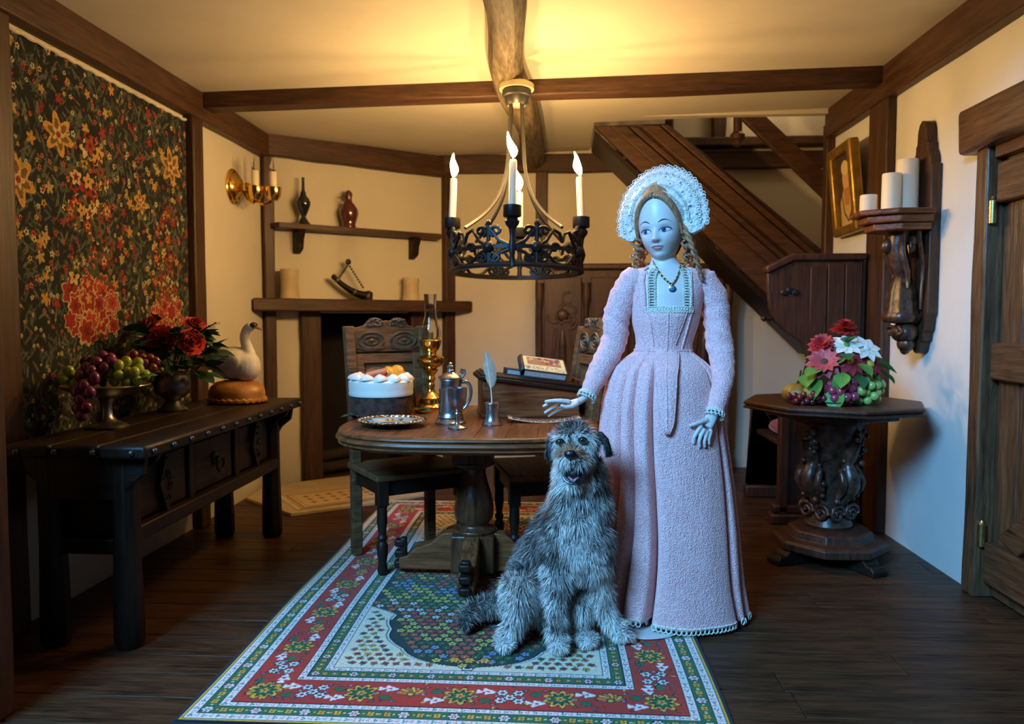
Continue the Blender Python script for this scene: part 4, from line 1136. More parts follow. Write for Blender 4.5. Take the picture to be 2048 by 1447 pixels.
# ---- sideboard: swan on a golden pastry
sw = thing('swan_pie', 'white swan figure sitting on a golden pastry at the far end of the sideboard', 'swan', (-1.635, 3.80, SBZ), R(-8))
plain('pastry', (.52, .24, .055), .4, spec=.5, col2=(.30, .12, .03), mscale=14, bmp=.3); plain('swan_white', (.78, .74, .68), .7, mottle=.25, mscale=14, bmp=.4); plain('beak', (.30, .12, .03), .4)
pm = MB(); pm.lathe([(.13, 0), (.145, .012), (.142, .03), (.146, .05), (.135, .08), (.105, .105), (.06, .115), (0, .118)], 40, Matrix.Scale(.82, 4, (0, 1, 0)), fn=lambda a, z: 1 + .02 * math.sin(7 * a + z * 40))
pst = pm.build('pastry', 'pastry', sw, 60)
MB().tube([(.142 * math.cos(a), .116 * math.sin(a), .016 + .004 * math.sin(a * 26)) for a in [2 * PI * k / 90 for k in range(90)]], .012, 7, closed=True).build('crimped_edge', 'pastry', pst)
b = MB(); b.sph((-.02, 0, .20), (.125, .085, .085), 26, 16); b.sph((-.085, 0, .235), (.06, .06, .05), 16, 10); b.sph((.055, 0, .185), (.07, .07, .08), 18, 12)
b.tube(bez((.06, 0, .20), (.10, 0, .27), (.01, 0, .31), (.065, 0, .375), 12) + [(.085, 0, .388), (.10, 0, .386)], [.055, .046, .038, .033, .029, .027, .026, .025, .0245, .024, .0235, .0235, .024, .025, .018], 14)
tmp = b.build('swan_tmp', 'swan_white'); md = tmp.modifiers.new('r', 'REMESH'); md.mode = 'VOXEL'; md.voxel_size = .006; md2 = tmp.modifiers.new('s', 'SMOOTH'); md2.iterations = 4
me = evaluated(tmp); bpy.data.objects.remove(tmp); me.polygons.foreach_set('use_smooth', [True] * len(me.polygons))
swb = put('body', me, 'swan_white', sw)
for s in (-1, 1):
    w = MB(); w.sph((0, 0, 0), (.10, .016, .055), 18, 10)
    for k in range(6): w.tube([(.06 - k * .01, s * .012, .03 - k * .013), (-.03 - k * .004, s * .018, .022 - k * .014), (-.115 + k * .008, s * .008, .045 - k * .016)], [.008, .013, .004], 7)
    w.build('wing', 'swan_white', swb, loc=(-.04, s * .078, .225), rot=(s * -.15, .12, 0))
MB().loft([[(x, r * math.cos(a), .386 - z + r * .6 * math.sin(a)) for a in [2 * PI * k / 8 for k in range(8)]] for x, r, z in ((.10, .016, 0), (.118, .013, .005), (.138, .010, .013), (.146, .004, .016))]).build('beak', 'beak', swb)
MB().sph((.098, 0, .392), (.020, .0235, .016), 12, 8).build('face_patch', 'black', swb)

# ---- brass sconce on the left wall
so = thing('wall_sconce', 'polished brass wall sconce with two electric candles left of the fireplace', 'sconce', (XL, 4.68, 1.965))
MB().lathe([(.0, 0), (.105, 0), (.108, .008), (.098, .018), (.088, .02), (.080, .032), (.060, .04), (.045, .055), (.028, .062), (0, .064)], 36, TR(ry=PI / 2)).build('back_plate', 'brass', so, 40)
MB().sph((.085, 0, -.005), (.035, .03, .03), 16, 10).build('boss', 'brass', so)
for k, (dx, dy) in enumerate(((.155, -.035), (.25, .01))):
    MB().tube(bez((.06, 0, 0), (.10, dy * .5, -.10), (dx, dy, -.16), (dx, dy, -.03), 12), .010, 8).build('arm', 'brass', so)
    c_ = MB().lathe([(.012, -.09), (.028, -.085), (.044, -.06), (.050, -.03), (.050, -.005), (.043, -.004), (.036, -.03), (0, -.05)], 22).build('cup', 'brass', so, 40, 0, (dx, dy, 0))
    MB().lathe([(.022, -.03), (.022, .085), (.018, .09), (0, .09)], 16).build('candle_sleeve', 'wax', c_, 40)
    MB().lathe([(.012, .09), (.019, .10), (.019, .125), (.010, .15), (.006, .172), (.001, .18)], 14).build('bulb', 'glass', c_, 60)

# ---- little bottles on the wall shelf
plain('dark_glass', (.006, .012, .014), .12, spec=.7, coat=.5); plain('red_glaze', (.085, .018, .012), .18, spec=.6, coat=.4)
p = fp(.262, .085, 1.798)
t = thing('bottle', 'dark green long-necked bottle on the wall shelf', 'bottle', tuple(p))
MB().lathe([(.05, 0), (.045, .008), (.018, .045), (.016, .055), (.030, .085), (.046, .125), (.050, .15), (.040, .175), (.022, .195), (.019, .215), (.011, .235), (.009, .305), (.012, .318), (0, .32)], 24).build('body', 'dark_glass', t, 50)
p = fp(.595, .085, 1.798)
t = thing('jug', 'round dark red glazed jug on the wall shelf', 'jug', tuple(p), FANG)
MB().lathe([(.050, 0), (.052, .008), (.046, .02), (.058, .06), (.068, .10), (.064, .13), (.045, .16), (.026, .18), (.022, .20), (.026, .225), (.030, .235), (.022, .25), (.012, .262), (0, .265)], 26).build('body', 'red_glaze', t, 50)
MB().tube([(-.025, 0, .215), (-.05, 0, .225), (-.058, 0, .20), (-.045, 0, .165)], .006, 7).build('handle', 'red_glaze', t)
# ---- mantel things
for k, (u, h, lab) in enumerate(((.155, .20, 'thick old cream candle at the left end of the mantel'), (1.085, .17, 'thick old cream candle at the right end of the mantel'))):
    p = fp(u, .09, 1.2905)
    t = thing('pillar_candle', lab, 'candle', tuple(p), k, 'candles on the mantel')
    m = MB(); m.lathe([(.070, 0), (.066, .01), (.060, .05), (.058, h * .6), (.063, h - .008), (.060, h), (.05, h - .004), (.03, h - .012), (0, h - .014)], 24, fn=lambda a, z: 1 + .03 * math.sin(3 * a + z * 30))
    m.build('wax', 'wax_old', t, 50)
    MB().tube([(0, 0, h - .016), (.003, 0, h + .008)], .0025, 6).build('wick', 'black', t)
p = fp(.60, .10, 1.2905)
hn = thing('powder_horn', 'dark metal-bound horn with beaded chain standing on the mantel', 'ornament', tuple(p), FANG)
pts = bez((.13, 0, .03), (.08, 0, .02), (-.03, 0, .06), (-.13, 0, .155), 14)
MB().tube(pts, [.034 - .0013 * k for k in range(15)], 12).build('horn', 'iron', hn, 60)
for k, r in ((1, .035), (7, .028), (13, .020)): MB().tube([pts[k] - Vector((.006, 0, -.004)), pts[k] + Vector((.006, 0, -.004))], r, 12).build('band', 'brass_old', hn)
MB().sph(pts[-1], (.02, .018, .02), 12, 8).build('tip_knob', 'iron', hn)
MB().tube([(.13, 0, .0), (.135, 0, .03), (.15, 0, .055)], [.034, .03, .02], 10).build('foot', 'iron', hn)
bd = MB().sph((0, 0, 0), .009, 8, 6).mesh('bead')
for (a, b_) in (((-.09, 0, .15), (-.02, 0, .25)), ((-.02, 0, .25), (.09, 0, .09))):
    for j in range(10): put('bead', bd, 'iron_worn', hn, loc=Vector(a).lerp(Vector(b_), j / 9))
MB().sph((-.02, 0, .265), (.022, .012, .022), 10, 7).build('finial', 'iron', hn)

# ---- logs in the fireplace
plain('bark', (.05, .03, .018), .9, mottle=.5, mscale=14, bmp=.6); plain('log_end', (.22, .14, .07), .8, mottle=.4, mscale=20)
for k, (u, n, z, an, lab) in enumerate(((.55, -.15, .05, .1, 'split log lying at the front of the fireplace'), (.60, -.27, .05, .05, 'split log lying at the back of the fireplace'), (.57, -.21, .13, .25, 'split log resting on top of the other two in the fireplace'))):
    p = fp(u, n, z)
    t = thing('log', lab, 'log', tuple(p), FANG + an, 'logs in the fireplace')
    MB().lathe([(.042, -.16), (.046, -.1), (.043, 0), (.046, .1), (.043, .16)], 12, TR(ry=PI / 2), fn=lambda a, z: 1 + .08 * math.sin(3 * a)).build('bark', 'bark', t, 50)
    for s in (-1, 1): MB().lathe([(.038, 0), (.036, .003), (0, .003)], 12, TR((s * .160, 0, 0), ry=s * PI / 2)).build('cut_end', 'log_end', t)

# ---- dining table things
TZ = 0.7005
ck = thing('fruit_cake', 'dark fruit cake topped with cream and fruit on the table', 'cake', (-.835, 3.545, TZ), .2)
plain('cake_crumb', (.085, .035, .018), .9, col2=(.016, .008, .006), mscale=34, bmp=.5); plain('cream', (.74, .70, .60), .5, sss=.15)
MB().lathe([(.138, 0), (.140, .01), (.141, .095), (.13, .10), (0, .10)], 44, fn=lambda a, z: 1 + .008 * math.sin(11 * a + z * 90)).build('cake', 'cake_crumb', ck, 50)
icing = MB().lathe([(.134, .098), (.146, .100), (.150, .110), (.147, .122), (.150, .135), (.149, .165), (.135, .175), (0, .176)], 44).build('cream_layer', 'cream', ck, 50)
wh = MB(); wh.lathe([(.034, 0), (.034, .008), (.026, .018), (.014, .026), (.004, .032), (0, .033)], 18, fn=lambda a, z: 1 + .10 * math.sin(6 * a + z * 120)); wm = wh.mesh('cream_rosette', 60)
for k in range(12): put('cream_rosette', wm, 'cream', icing, loc=(.118 * math.cos(k * PI / 6), .118 * math.sin(k * PI / 6), .172), rot=(.18 * math.sin(k * PI / 6) * -1, .18 * math.cos(k * PI / 6), k * .5))
plain('apricot', (.72, .28, .02), .3, coat=.4, sss=.2); plain('cherry', (.40, .02, .035), .2, coat=.5); plain('peach', (.62, .22, .10), .4); plain('choc', (.05, .03, .025), .5)
for x, y, rx, rz in ((.045, .0, .5, .3), (.075, .01, .9, -.3)): MB().sph((0, 0, 0), (.034, .034, .018), 16, 10).build('apricot_half', 'apricot', ck, loc=(x, y, .208), rot=(rx, .5, rz))
for x, y in ((-.02, -.06), (.01, -.055), (.035, -.06), (-.045, -.02), (.01, .03), (.03, .05), (-.03, .0), (.0, -.03)): MB().sph((0, 0, 0), .014, 10, 7).build('cherry', 'cherry', ck, loc=(x, y, .186))
MB().prism([(-.06, 0), (.03, .022), (.035, .005), (-.02, -.008)], .03).build('peach_slice', 'peach', ck, 30, .004, (-.01, -.04, .196), (.4, 0, 0))
cc = MB()
for j in range(5): cc.tube([(-.03 + .012 * j, .0, .0), (-.02 + .010 * j, -.02, .03), (.0 + .009 * j, 0, .045), (.02 + .004 * j, .02, .025)], .006, 6)
cc.build('chocolate_curl', 'choc', ck, 60, 0, (-.045, .03, .178))
for k, (x, y, rz, lab) in enumerate(((-.915, 3.43, 1.2, 'holly sprig at the left of the cake'), (-.685, 3.66, -1.0, 'holly sprig at the right of the cake'))):
    t = thing('holly_sprig', lab, 'holly', (x, y, TZ + .004), rz, 'holly beside the cake')
    for j in range(3): solo(HOLLY, 'leaf', 'leaf_mid', t, (0, 0, .008), (.12, 0, (j - 1) * 1.0), 1.0)
    for j in range(2): MB().sph((.006 * (j * 2 - 1), -.004, .010), .007, 8, 6).build('berry', 'cherry', t)
# silver plate
pt = thing('silver_plate', 'shiny silver plate with ornate embossed rim at the table edge', 'plate', (-.715, 3.215, TZ))
MB().lathe([(.05, 0), (.075, .002), (.09, .008), (.095, .014), (.13, .02), (.150, .026), (.150, .029), (.13, .025), (.098, .019), (.088, .010), (.06, .006), (0, .006)], 60, fn=lambda a, z: 1 + (.02 * math.cos(12 * a) if z > .018 else 0)).build('dish', 'silver', pt, 60)
rm = MB()
for k in range(36):
    a = 2 * PI * k / 36
    rm.sph((.133 * math.cos(a), .133 * math.sin(a), .026), (.011 if k % 3 else .016, .008, .006), 8, 6, Matrix.Rotation(a + PI / 2, 4, 'Z'))
rm.build('embossed_rim', 'silver', pt)
# tankard
tk = thing('tankard', 'tall lidded pewter tankard behind the goblet', 'tankard', (-.475, 3.315, TZ), .1)
MB().lathe([(.066, 0), (.068, .008), (.060, .014), (.054, .022), (.058, .03), (.056, .034), (.050, .045), (.0505, .055), (.049, .14), (.0515, .144), (.0515, .15), (.048, .153), (.046, .185), (.049, .19), (.048, .195)], 32).build('body', 'pewter', tk, 40)
ld = MB().lathe([(.052, .195), (.054, .20), (.050, .206), (.035, .214), (.020, .222), (.012, .226), (.017, .232), (.010, .238), (.014, .245), (.014, .25), (.006, .255), (.009, .262), (0, .268)], 28).build('lid', 'pewter', tk, 40)
MB().tube(bez((.045, 0, .18), (.10, 0, .20), (.105, 0, .10), (.052, 0, .06), 16), [.009 - .0002 * k for k in range(17)], 8).build('handle', 'pewter', tk)
MB().tube([(.05, 0, .20), (.062, 0, .218), (.06, 0, .235), (.05, 0, .238), (.047, 0, .225), (.056, 0, .222)], .007, 7).build('thumb_lift', 'pewter', ld)
gb2_ = thing('goblet', 'small pewter goblet standing in front of the tankard', 'goblet', (-.425, 3.165, TZ))
MB().lathe([(.040, 0), (.041, .005), (.032, .009), (.016, .014), (.010, .025), (.012, .04), (.009, .055), (.014, .062), (.012, .068), (.022, .078), (.034, .10), (.040, .135), (.041, .165), (.043, .170), (.040, .170), (.036, .14), (.028, .10), (0, .09)], 28).build('cup', 'pewter', gb2_, 50)
# oil lamp
lm = thing('oil_lamp', 'brass oil lamp with tall glass chimney at the back of the table', 'oil lamp', (-.655, 3.87, TZ))
MB().lathe([(.072, 0), (.074, .012), (.066, .022), (.050, .03), (.046, .045), (.056, .052), (.050, .062), (.026, .08), (.018, .10), (.022, .115), (.016, .13), (.024, .15), (.018, .165), (.028, .18), (.040, .195), (.030, .205), (.060, .22), (.072, .24), (.070, .258), (.050, .268), (.030, .274), (.028, .285)], 36).build('base', 'brass', lm, 40)
MB().lathe([(.026, .284), (.042, .30), (.052, .325), (.055, .345), (.050, .35), (.040, .352), (0, .352)], 32).build('burner_bowl', 'brass', lm, 40)
MB().lathe([(.046, .352), (.051, .375), (.050, .40), (.040, .43), (.031, .46), (.029, .50), (.032, .575), (.033, .578), (.030, .575), (.027, .50), (.029, .46), (.038, .43), (.048, .40), (.049, .375), (.044, .354)], 32).build('chimney', 'glass', lm, 60)
MB().lathe([(.014, .352), (.014, .385), (.010, .39), (0, .39)], 14).build('wick_tube', 'brass_old', lm)
# inkwell and quill
ik = thing('inkwell', 'bell-shaped pewter inkwell at the front of the table', 'inkwell', (-.29, 3.275, TZ))
MB().lathe([(.044, 0), (.045, .006), (.041, .012), (.037, .016), (.031, .03), (.029, .06), (.030, .085), (.034, .093), (.032, .097), (.014, .096), (.012, .07), (0, .07)], 30).build('body', 'pewter', ik, 40)
plain('feather', (.52, .38, .27), .8, mottle=.25, mscale=40); plain('shaft', (.76, .68, .52), .5)
ql = thing('quill', 'pale brown feather quill standing in the inkwell', 'quill', (-.291, 3.275, TZ + .072), -.15)
shaft = bez((.0, 0, 0), (.002, 0, .08), (-.012, -.004, .14), (-.022, -.012, .235), 16)
MB().tube(shaft, [.0032 - .00014 * k for k in range(17)], 7).build('shaft', 'shaft', ql)
for s in (-1, 1):
    v = MB(); rows = []
    for k, p in enumerate(shaft[6:]):
        t_ = k / 10; w = (.030 if s > 0 else .026) * math.sin(PI * min(1, .12 + t_ * .9)) ** .7 * (1 - .12 * (k in (3, 7)))
        rows.append([p + Vector((s * w * u, .010 * u * u, .016 * u)) for u in (0, .35, .7, 1)])
    v.loft(rows, closed=False); v.build('vane', 'feather', ql, 180)
# writing slope
wx, wy = -.155, 3.66
wb_ = thing('writing_slope', 'dark wooden writing box with sloping lid on the table', 'writing box', (wx, wy, TZ), .20)
MB().prism([(-.225, 0), (.225, 0), (.225, .115), (-.225, .175)], .26, TR((0, -.13, 0))).build('box', 'table_wood_x', wb_, 30, .004)
for z in (.03,): rbox('plinth', (0, 0, .008), (.46, .27, .016), 'table_wood_x', wb_, .005)
LS = math.atan2(.06, .45)
lidM = TR((0, 0, .145), ry=LS)
lid = MB().box((0, 0, .010), (.50, .30, .02), 0, lidM).box((0, 0, .025), (.48, .28, .012), 0, lidM).build('lid', 'dark_oak_x', wb_, 30, .005)
lip = MB().tube([lidM @ Vector((-.22, s * .12, .034)) for s in (-1, -.3, .3, 1)], .008, 8).build('lip', 'carved_dark', lid)
plain('book_dark', (.018, .020, .024), .5, spec=.5); plain('page_edge', (.42, .40, .36), .8, mottle=.2, mscale=60)
W3 = Matrix.Translation((wx, wy, TZ)) @ Matrix.Rotation(.20, 4, 'Z') @ lidM
def on_lid(x, y, z): return tuple(W3 @ Vector((x, y, z)))
LR = (Matrix.Rotation(.20, 4, 'Z') @ Matrix.Rotation(LS, 4, 'Y')).to_euler()
BT = (Matrix.Rotation(.20, 4, 'Z') @ Matrix.Rotation(LS, 4, 'Y') @ Matrix.Rotation(R(24), 4, 'X')).to_euler()
bk = thing('book', 'book with cream illuminated cover lying propped on the writing box', 'book', on_lid(.055, -.045, .066), 0, rot=BT)
MB().box((0, 0, .004), (.215, .15, .006)).build('back_cover', 'book_dark', bk, 30, .002)
MB().box((.004, 0, .022), (.195, .14, .032)).build('page_block', 'page_edge', bk, 30, .002)
MB().loft([[(-.098 - .016 * math.sin(a), y_, .0225 - .0205 * math.cos(a)) for a in [PI * k / 8 for k in range(9)]] for y_ in (-.075, .075)], closed=False).build('spine', 'book_dark', bk, 60, 0, None, None, 0, .005)
bc = Canvas(.215, .15, 130, 90, lin(214, 196, 140))
bm = np.minimum(np.minimum(bc.X, .215 - bc.X), np.minimum(bc.Y, .15 - bc.Y)); bc.fill(bm < .006, lin(40, 44, 52))
for k in range(60):
    x, y = random.uniform(.015, .2), random.uniform(.012, .05); bc.leaf(x, y, .012, random.random() * 6, lin(*random.choice(((50, 60, 110), (90, 80, 70), (60, 70, 90)))), .3)
bc.poly([(.03, .06), (.19, .06), (.19, .135), (.03, .135)], lin(150, 110, 70))
for k in range(40): bc.disc(random.uniform(.035, .185), random.uniform(.065, .13), random.uniform(.004, .012), lin(*random.choice(((170, 60, 40), (200, 160, 90), (90, 80, 90), (60, 50, 50), (190, 120, 80)))))
put('front_cover', bc.mesh('front_cover', lambda X, Y: .0415 + X * 0, lambda X, Y, Z: np.stack([X - .1075, Y - .075, Z], -1)), 'weave', bk)
MB().box((0, 0, .039), (.215, .15, .0045)).build('cover_board', 'book_dark', bk, 30, .001)
MB().tube([(.10, -.01, .02), (.125, -.02, .018), (.15, -.03, .006), (.185, -.045, .004)], .0035, 5).build('ribbon', 'red_cloth', bk)
b2 = thing('book', 'small dark closed book propping up the illuminated book', 'book', on_lid(-.02, .075, .0315), 0, rot=LR)
MB().box((0, 0, .014), (.16, .09, .022)).build('page_block', 'page_edge', b2, 30, .002)
for z in (.002, .027): MB().box((0, 0, z), (.17, .10, .004)).build('cover', 'book_dark', b2, 30, .001)
MB().box((-.084, 0, .0145), (.004, .10, .029)).build('spine', 'book_dark', b2, 30, .001)
# letter
plain('parchment', (.60, .42, .28), .8, mottle=.12, mscale=30); plain('ink', (.16, .08, .05), .8)
lt = thing('letter', 'handwritten curling parchment letter lying beneath the doll\'s hand', 'letter', (-.07, 3.395, TZ + .002), .10)
def lz(u): return .020 * (u / .16) ** 2
MB().loft([[(x, y_, lz(x)) for y_ in (-.05, 0, .05)] for x in [-.16 + .32 * k / 16 for k in range(17)]], closed=False).build('sheet', 'parchment', lt, 180, 0, None, None, 0, .0015)
ikm = MB(); rnd = random.Random(3)
for j in range(7):
    y_ = -.038 + j * .0125; x = -.14
    while x < .14:
        w = rnd.uniform(.012, .03)
        ikm.tube([(x + w * q / 5, y_ + rnd.uniform(-.002, .002), lz(x + w * q / 5) + .0016) for q in range(6)], .0008, 4); x += w + .006
o = ikm.build('handwriting', 'ink', lt); o['kind'] = 'stuff'

# ---- candles on the wall bracket
for k, (x, y, r, h, lab) in enumerate(((1.475, 3.83, .040, .085, 'short cream candle at the outer edge of the wall bracket'), (1.555, 3.77, .043, .175, 'middle cream candle on the wall bracket with a burnt wick'), (1.640, 3.80, .050, .245, 'tallest cream candle on the wall bracket'))):
    t = thing('pillar_candle', lab, 'candle', (x, y, 1.6605), k * .7, 'candles on the wall bracket')
    MB().lathe([(r, 0), (r * 1.01, .004), (r, h * .5), (r * .98, h - .006), (r * .93, h), (r * .7, h - .003), (0, h - .008)], 26).build('wax', 'wax', t, 50)
    if k != 2: MB().tube([(0, 0, h - .008), (.002, 0, h + .012), (.006, .002, h + .02)], .002, 6).build('wick', 'black', t)
# ---- framed picture, tilted
pc = thing('picture_frame', 'tilted gold-framed portrait picture beside the carved bracket', 'picture', (XR - .004, 4.72, 1.66), rot=(0, R(-6), R(-4)))
plain('gilt', (.50, .30, .05), .38, .7, mottle=.4, mscale=18, bmp=.3)
MB().box((-.022, 0, .26), (.012, .36, .50)).build('backing', 'bark', pc, 0)
for s in (-1, 1):
    rbox('frame_bar', (-.035, s * .195, .26), (.06, .065, .52), 'gilt', pc, .012); rbox('frame_bar', (-.035, 0, .26 + s * .235), (.06, .40, .055), 'gilt', pc, .012)
pv = Canvas(.33, .42, 90, 110, lin(60, 44, 30))
pv.poly([(.02, .0), (.31, 0), (.30, .15), (.22, .22), (.11, .22), (.03, .15)], lin(190, 160, 90)); pv.disc(.165, .27, .062, lin(205, 160, 110), 1.25); pv.disc(.165, .34, .07, lin(214, 190, 130), .6)
pv.poly([(.10, .22), (.23, .22), (.20, .12), (.13, .12)], lin(176, 120, 60)); pv.line([(.07, .2), (.1, .08), (.16, .03)], .008, lin(50, 36, 24)); pv.line([(.25, .2), (.23, .08), (.17, .03)], .008, lin(50, 36, 24)); pv.poly([(.24, .0), (.31, 0), (.31, .2), (.27, .2)], lin(140, 50, 40)); pv.poly([(.25, .24), (.31, .24), (.31, .40), (.26, .40)], lin(150, 150, 140))
put('portrait', pv.mesh('portrait', lambda X, Y: -.030 + X * 0, lambda X, Y, Z: np.stack([Z, .165 - X, Y + .05], -1)), 'weave', pc)

# ---- flowers and fruit on the octagonal table
OZ = 0.7655
dsh = thing('fruit_plate', 'dark green leaf-shaped plate under the flowers on the octagonal table', 'plate', (1.24, 3.66, OZ))
MB().lathe([(.06, 0), (.12, .006), (.175, .014), (.18, .018), (.12, .012), (0, .008)], 30, fn=lambda a, z: 1 + .08 * math.cos(5 * a)).build('dish', 'leaf_dark', dsh, 60)
random.seed(44)
bunch('pale green grapes at the right of the octagonal table arrangement', (1.375, 3.585, OZ + .068), 'grape_pale', heap(40, .095, .06, .060, 12, .034), .9, 'grapes on the octagonal table')
bunch('rose-red grapes in the middle of the octagonal table arrangement', (1.265, 3.545, OZ + .068), 'grape_rose', heap(34, .075, .055, .062, 13, .034), .9, 'grapes on the octagonal table')
bunch('orange-red berries trailing at the left of the octagonal table arrangement', (1.13, 3.565, OZ + .032), 'grape_red', heap(40, .105, .05, .026, 14, .024), .62, 'grapes on the octagonal table', 'berry_spray')
gd = thing('gourd', 'yellow-green ribbed gourd behind the red berries', 'gourd', (1.105, 3.66, OZ + .001))
plain('gourd_skin', (.34, .26, .05), .4, mottle=.4, mscale=9)
MB().lathe([(.015, .0), (.05, .006), (.066, .03), (.066, .055), (.045, .08), (.015, .088), (0, .083)], 30, fn=lambda a, z: 1 + .05 * math.cos(8 * a)).build('body', 'gourd_skin', gd, 60)
MB().tube([(0, 0, .08), (.01, -.01, .11), (.012, -.015, .15)], [.007, .005, .004], 7).build('stem', 'bark', gd)
def blossom(label, loc, aim, r, n, mat, core, core_r, layers=1, name='daisy', curl=0.0):
    t = thing(name, label, 'flower', loc, 0, 'flowers on the octagonal table', rot=Vector(aim).to_track_quat('Z', 'Y').to_euler())
    for l in range(layers):
        s = r / .06 * (1 - l * .17)
        for k in range(n): solo(PET, 'petal', mat, t, (0, 0, l * .009), ((.10 + l * .28 + curl), 0, 2 * PI * (k + .5 * l) / n), s)
    MB().sph((0, 0, .006), (core_r, core_r, core_r * .55), 12, 8).build('core', core, t)
    MB().tube([(0, 0, 0), (0, 0, -.05)], .004, 6).build('stem', 'leaf_mid', t)
    return t
blossom('double red flower at the top of the arrangement', (1.315, 3.66, 1.10), (.0, -.25, 1), .072, 13, 'petal_red', 'petal_red', .012, 4, 'red_flower')
blossom('double red flower at the upper left of the arrangement', (1.205, 3.62, 1.03), (-.35, -.8, .55), .070, 13, 'petal_red', 'petal_red', .012, 4, 'red_flower')
blossom('coral flower with a dark centre at the left of the arrangement', (1.195, 3.56, .955), (-.3, -.8, .6), .085, 11, 'petal_coral', 'brown_core', .024, 2, 'coral_flower')
blossom('wine-red daisy with yellow centre in the middle of the arrangement', (1.30, 3.545, .965), (.0, -.8, .5), .078, 10, 'petal_wine', 'yellow_core', .018, 1)
blossom('wine-red daisy with orange centre at the right of the arrangement', (1.395, 3.56, .95), (.3, -.8, .55), .065, 10, 'petal_wine', 'yellow_core', .018, 1)
blossom('white daisy at the upper right of the arrangement', (1.385, 3.585, 1.02), (.25, -.75, .75), .08, 8, 'petal_white', 'petal_white', .016, 1)
blossom('white daisy below the topmost red flower', (1.30, 3.585, 1.035), (-.1, -.7, .8), .075, 8, 'petal_white', 'leaf_green', .014, 1)
lf = thing('flower_leaves', 'bright green leaves among the flowers on the octagonal table', 'leaves', (1.28, 3.63, OZ))
rnd = random.Random(6)
for x, y, z, rx, rz, s in ((-.11, -.06, .12, -.9, 2.2, 1.1), (-.14, -.03, .14, -.5, 2.6, .9), (-.03, -.10, .13, -1.0, 3.0, .8), (.06, -.09, .14, -.8, 3.4, .7), (.14, -.04, .19, -.3, -1.9, 1.0), (.10, -.06, .17, -.6, -2.2, .8), (.0, -.05, .22, -.3, 2.4, .9), (.03, -.03, .28, .5, 3.0, .8), (-.06, 0, .2, .2, 1.5, .9), (.12, .03, .2, .2, -1.2, .9), (.02, .06, .2, .3, .3, 1.0), (-.05, -.10, .08, -1.1, 2.6, 1.0), (.10, -.02, .235, -.2, -2.0, .8), (-.02, -.12, .15, -.7, 2.7, .8), (.05, -.11, .19, -.5, -2.6, .8), (.16, -.06, .16, -.6, -1.6, .9), (-.10, -.08, .17, -.3, 2.0, .9), (.0, -.10, .235, -.2, 2.9, .7)):
    solo(LEAF2, 'leaf', 'leaf_green' if s > .75 else 'leaf_mid', lf, (x, y, z), (rx, rnd.uniform(-.3, .3), rz), s)
MB().tube([(0, 0, .015), (0, 0, .15), (.02, .01, .30)], [.03, .02, .006], 8).build('stems', 'leaf_mid', lf)
# ================================================================ THE DOLL
def remeshed(mb, voxel, smooth_it=3, fac=.5):
    tmp = mb.build('tmp_volume', 'black')
    m = tmp.modifiers.new('r', 'REMESH'); m.mode = 'VOXEL'; m.voxel_size = voxel
    if smooth_it:
        m2 = tmp.modifiers.new('s', 'SMOOTH'); m2.iterations = smooth_it; m2.factor = fac
    me = evaluated(tmp); old = tmp.data; bpy.data.objects.remove(tmp); bpy.data.meshes.remove(old)
    me.materials.clear(); me.polygons.foreach_set('use_smooth', [True] * len(me.polygons))
    return me
DX, DY = 0.405, 3.0
def dp(u, v, y=0.0):
    # doll space from a front view: u right, v down in 1/513 m, y towards the back
    k = (DY + y) / 1540; return Vector(((u - 1120) * k - DX, y, 1.16 + (635 - v) * k))
plain('porcelain', (.68, .60, .57), .38, spec=.4, sss=.12)
def cloth_mat(name, c1, c2, scale, bs):
    m, nt, b = nodemat(name)
    co = texco(nt)
    w1 = nt.nodes.new('ShaderNodeTexVoronoi'); w1.inputs['Scale'].default_value = scale; link(nt, co, w1.inputs['Vector'])
    mp = texco(nt, (1, 1, .22)); f2 = noise(nt, mp, scale * .5, 3, .6)
    ad = nt.nodes.new('ShaderNodeMath'); ad.operation = 'ADD'; link(nt, w1.outputs['Distance'], ad.inputs[0]); link(nt, f2, ad.inputs[1])
    link(nt, ramp(nt, ad.outputs[0], [(.55, c2), (1.05, c1)]), b.inputs['Base Color'])
    b.inputs['Roughness'].default_value = .62; b.inputs['Sheen Weight'].default_value = .35; b.inputs['Specular IOR Level'].default_value = .3
    bump(nt, b, ad.outputs[0], bs, .004)
    return m
cloth_mat('pink_cloth', (.98, .56, .55), (.78, .30, .31), 210, .8)
cloth_mat('lace', (.80, .77, .66), (.50, .46, .36), 160, .9)
cloth_mat('hat_lace', (.80, .72, .68), (.52, .44, .42), 90, 1.0)
wood('doll_hair', (.16, .062, .028), (.60, .29, .14), 'z', .42, 60, .8)
doll = thing('doll', 'porcelain doll in a pink pleated gown with pearl-trimmed lace headdress', 'doll', (DX, DY, 0))
# torso outline: z, centre x, half width, half depth
TOR = [(.90, -.01, .105, .080), (1.043, -.006, .096, .072), (1.09, -.002, .104, .078), (1.14, .0, .118, .088), (1.20, .002, .126, .094), (1.25, .004, .132, .088), (1.30, .006, .140, .070), (1.335, .004, .128, .058), (1.352, .0, .085, .054), (1.365, -.003, .058, .050), (1.385, -.008, .048, .046), (1.43, -.014, .045, .045), (1.47, -.016, .045, .045)]
def tor(z):
    for a, b in zip(TOR, TOR[1:]):
        if z <= b[0]:
            t = max(0, (z - a[0]) / (b[0] - a[0])); return [a[i] + (b[i] - a[i]) * t for i in range(1, 4)]
    return list(TOR[-1][1:])
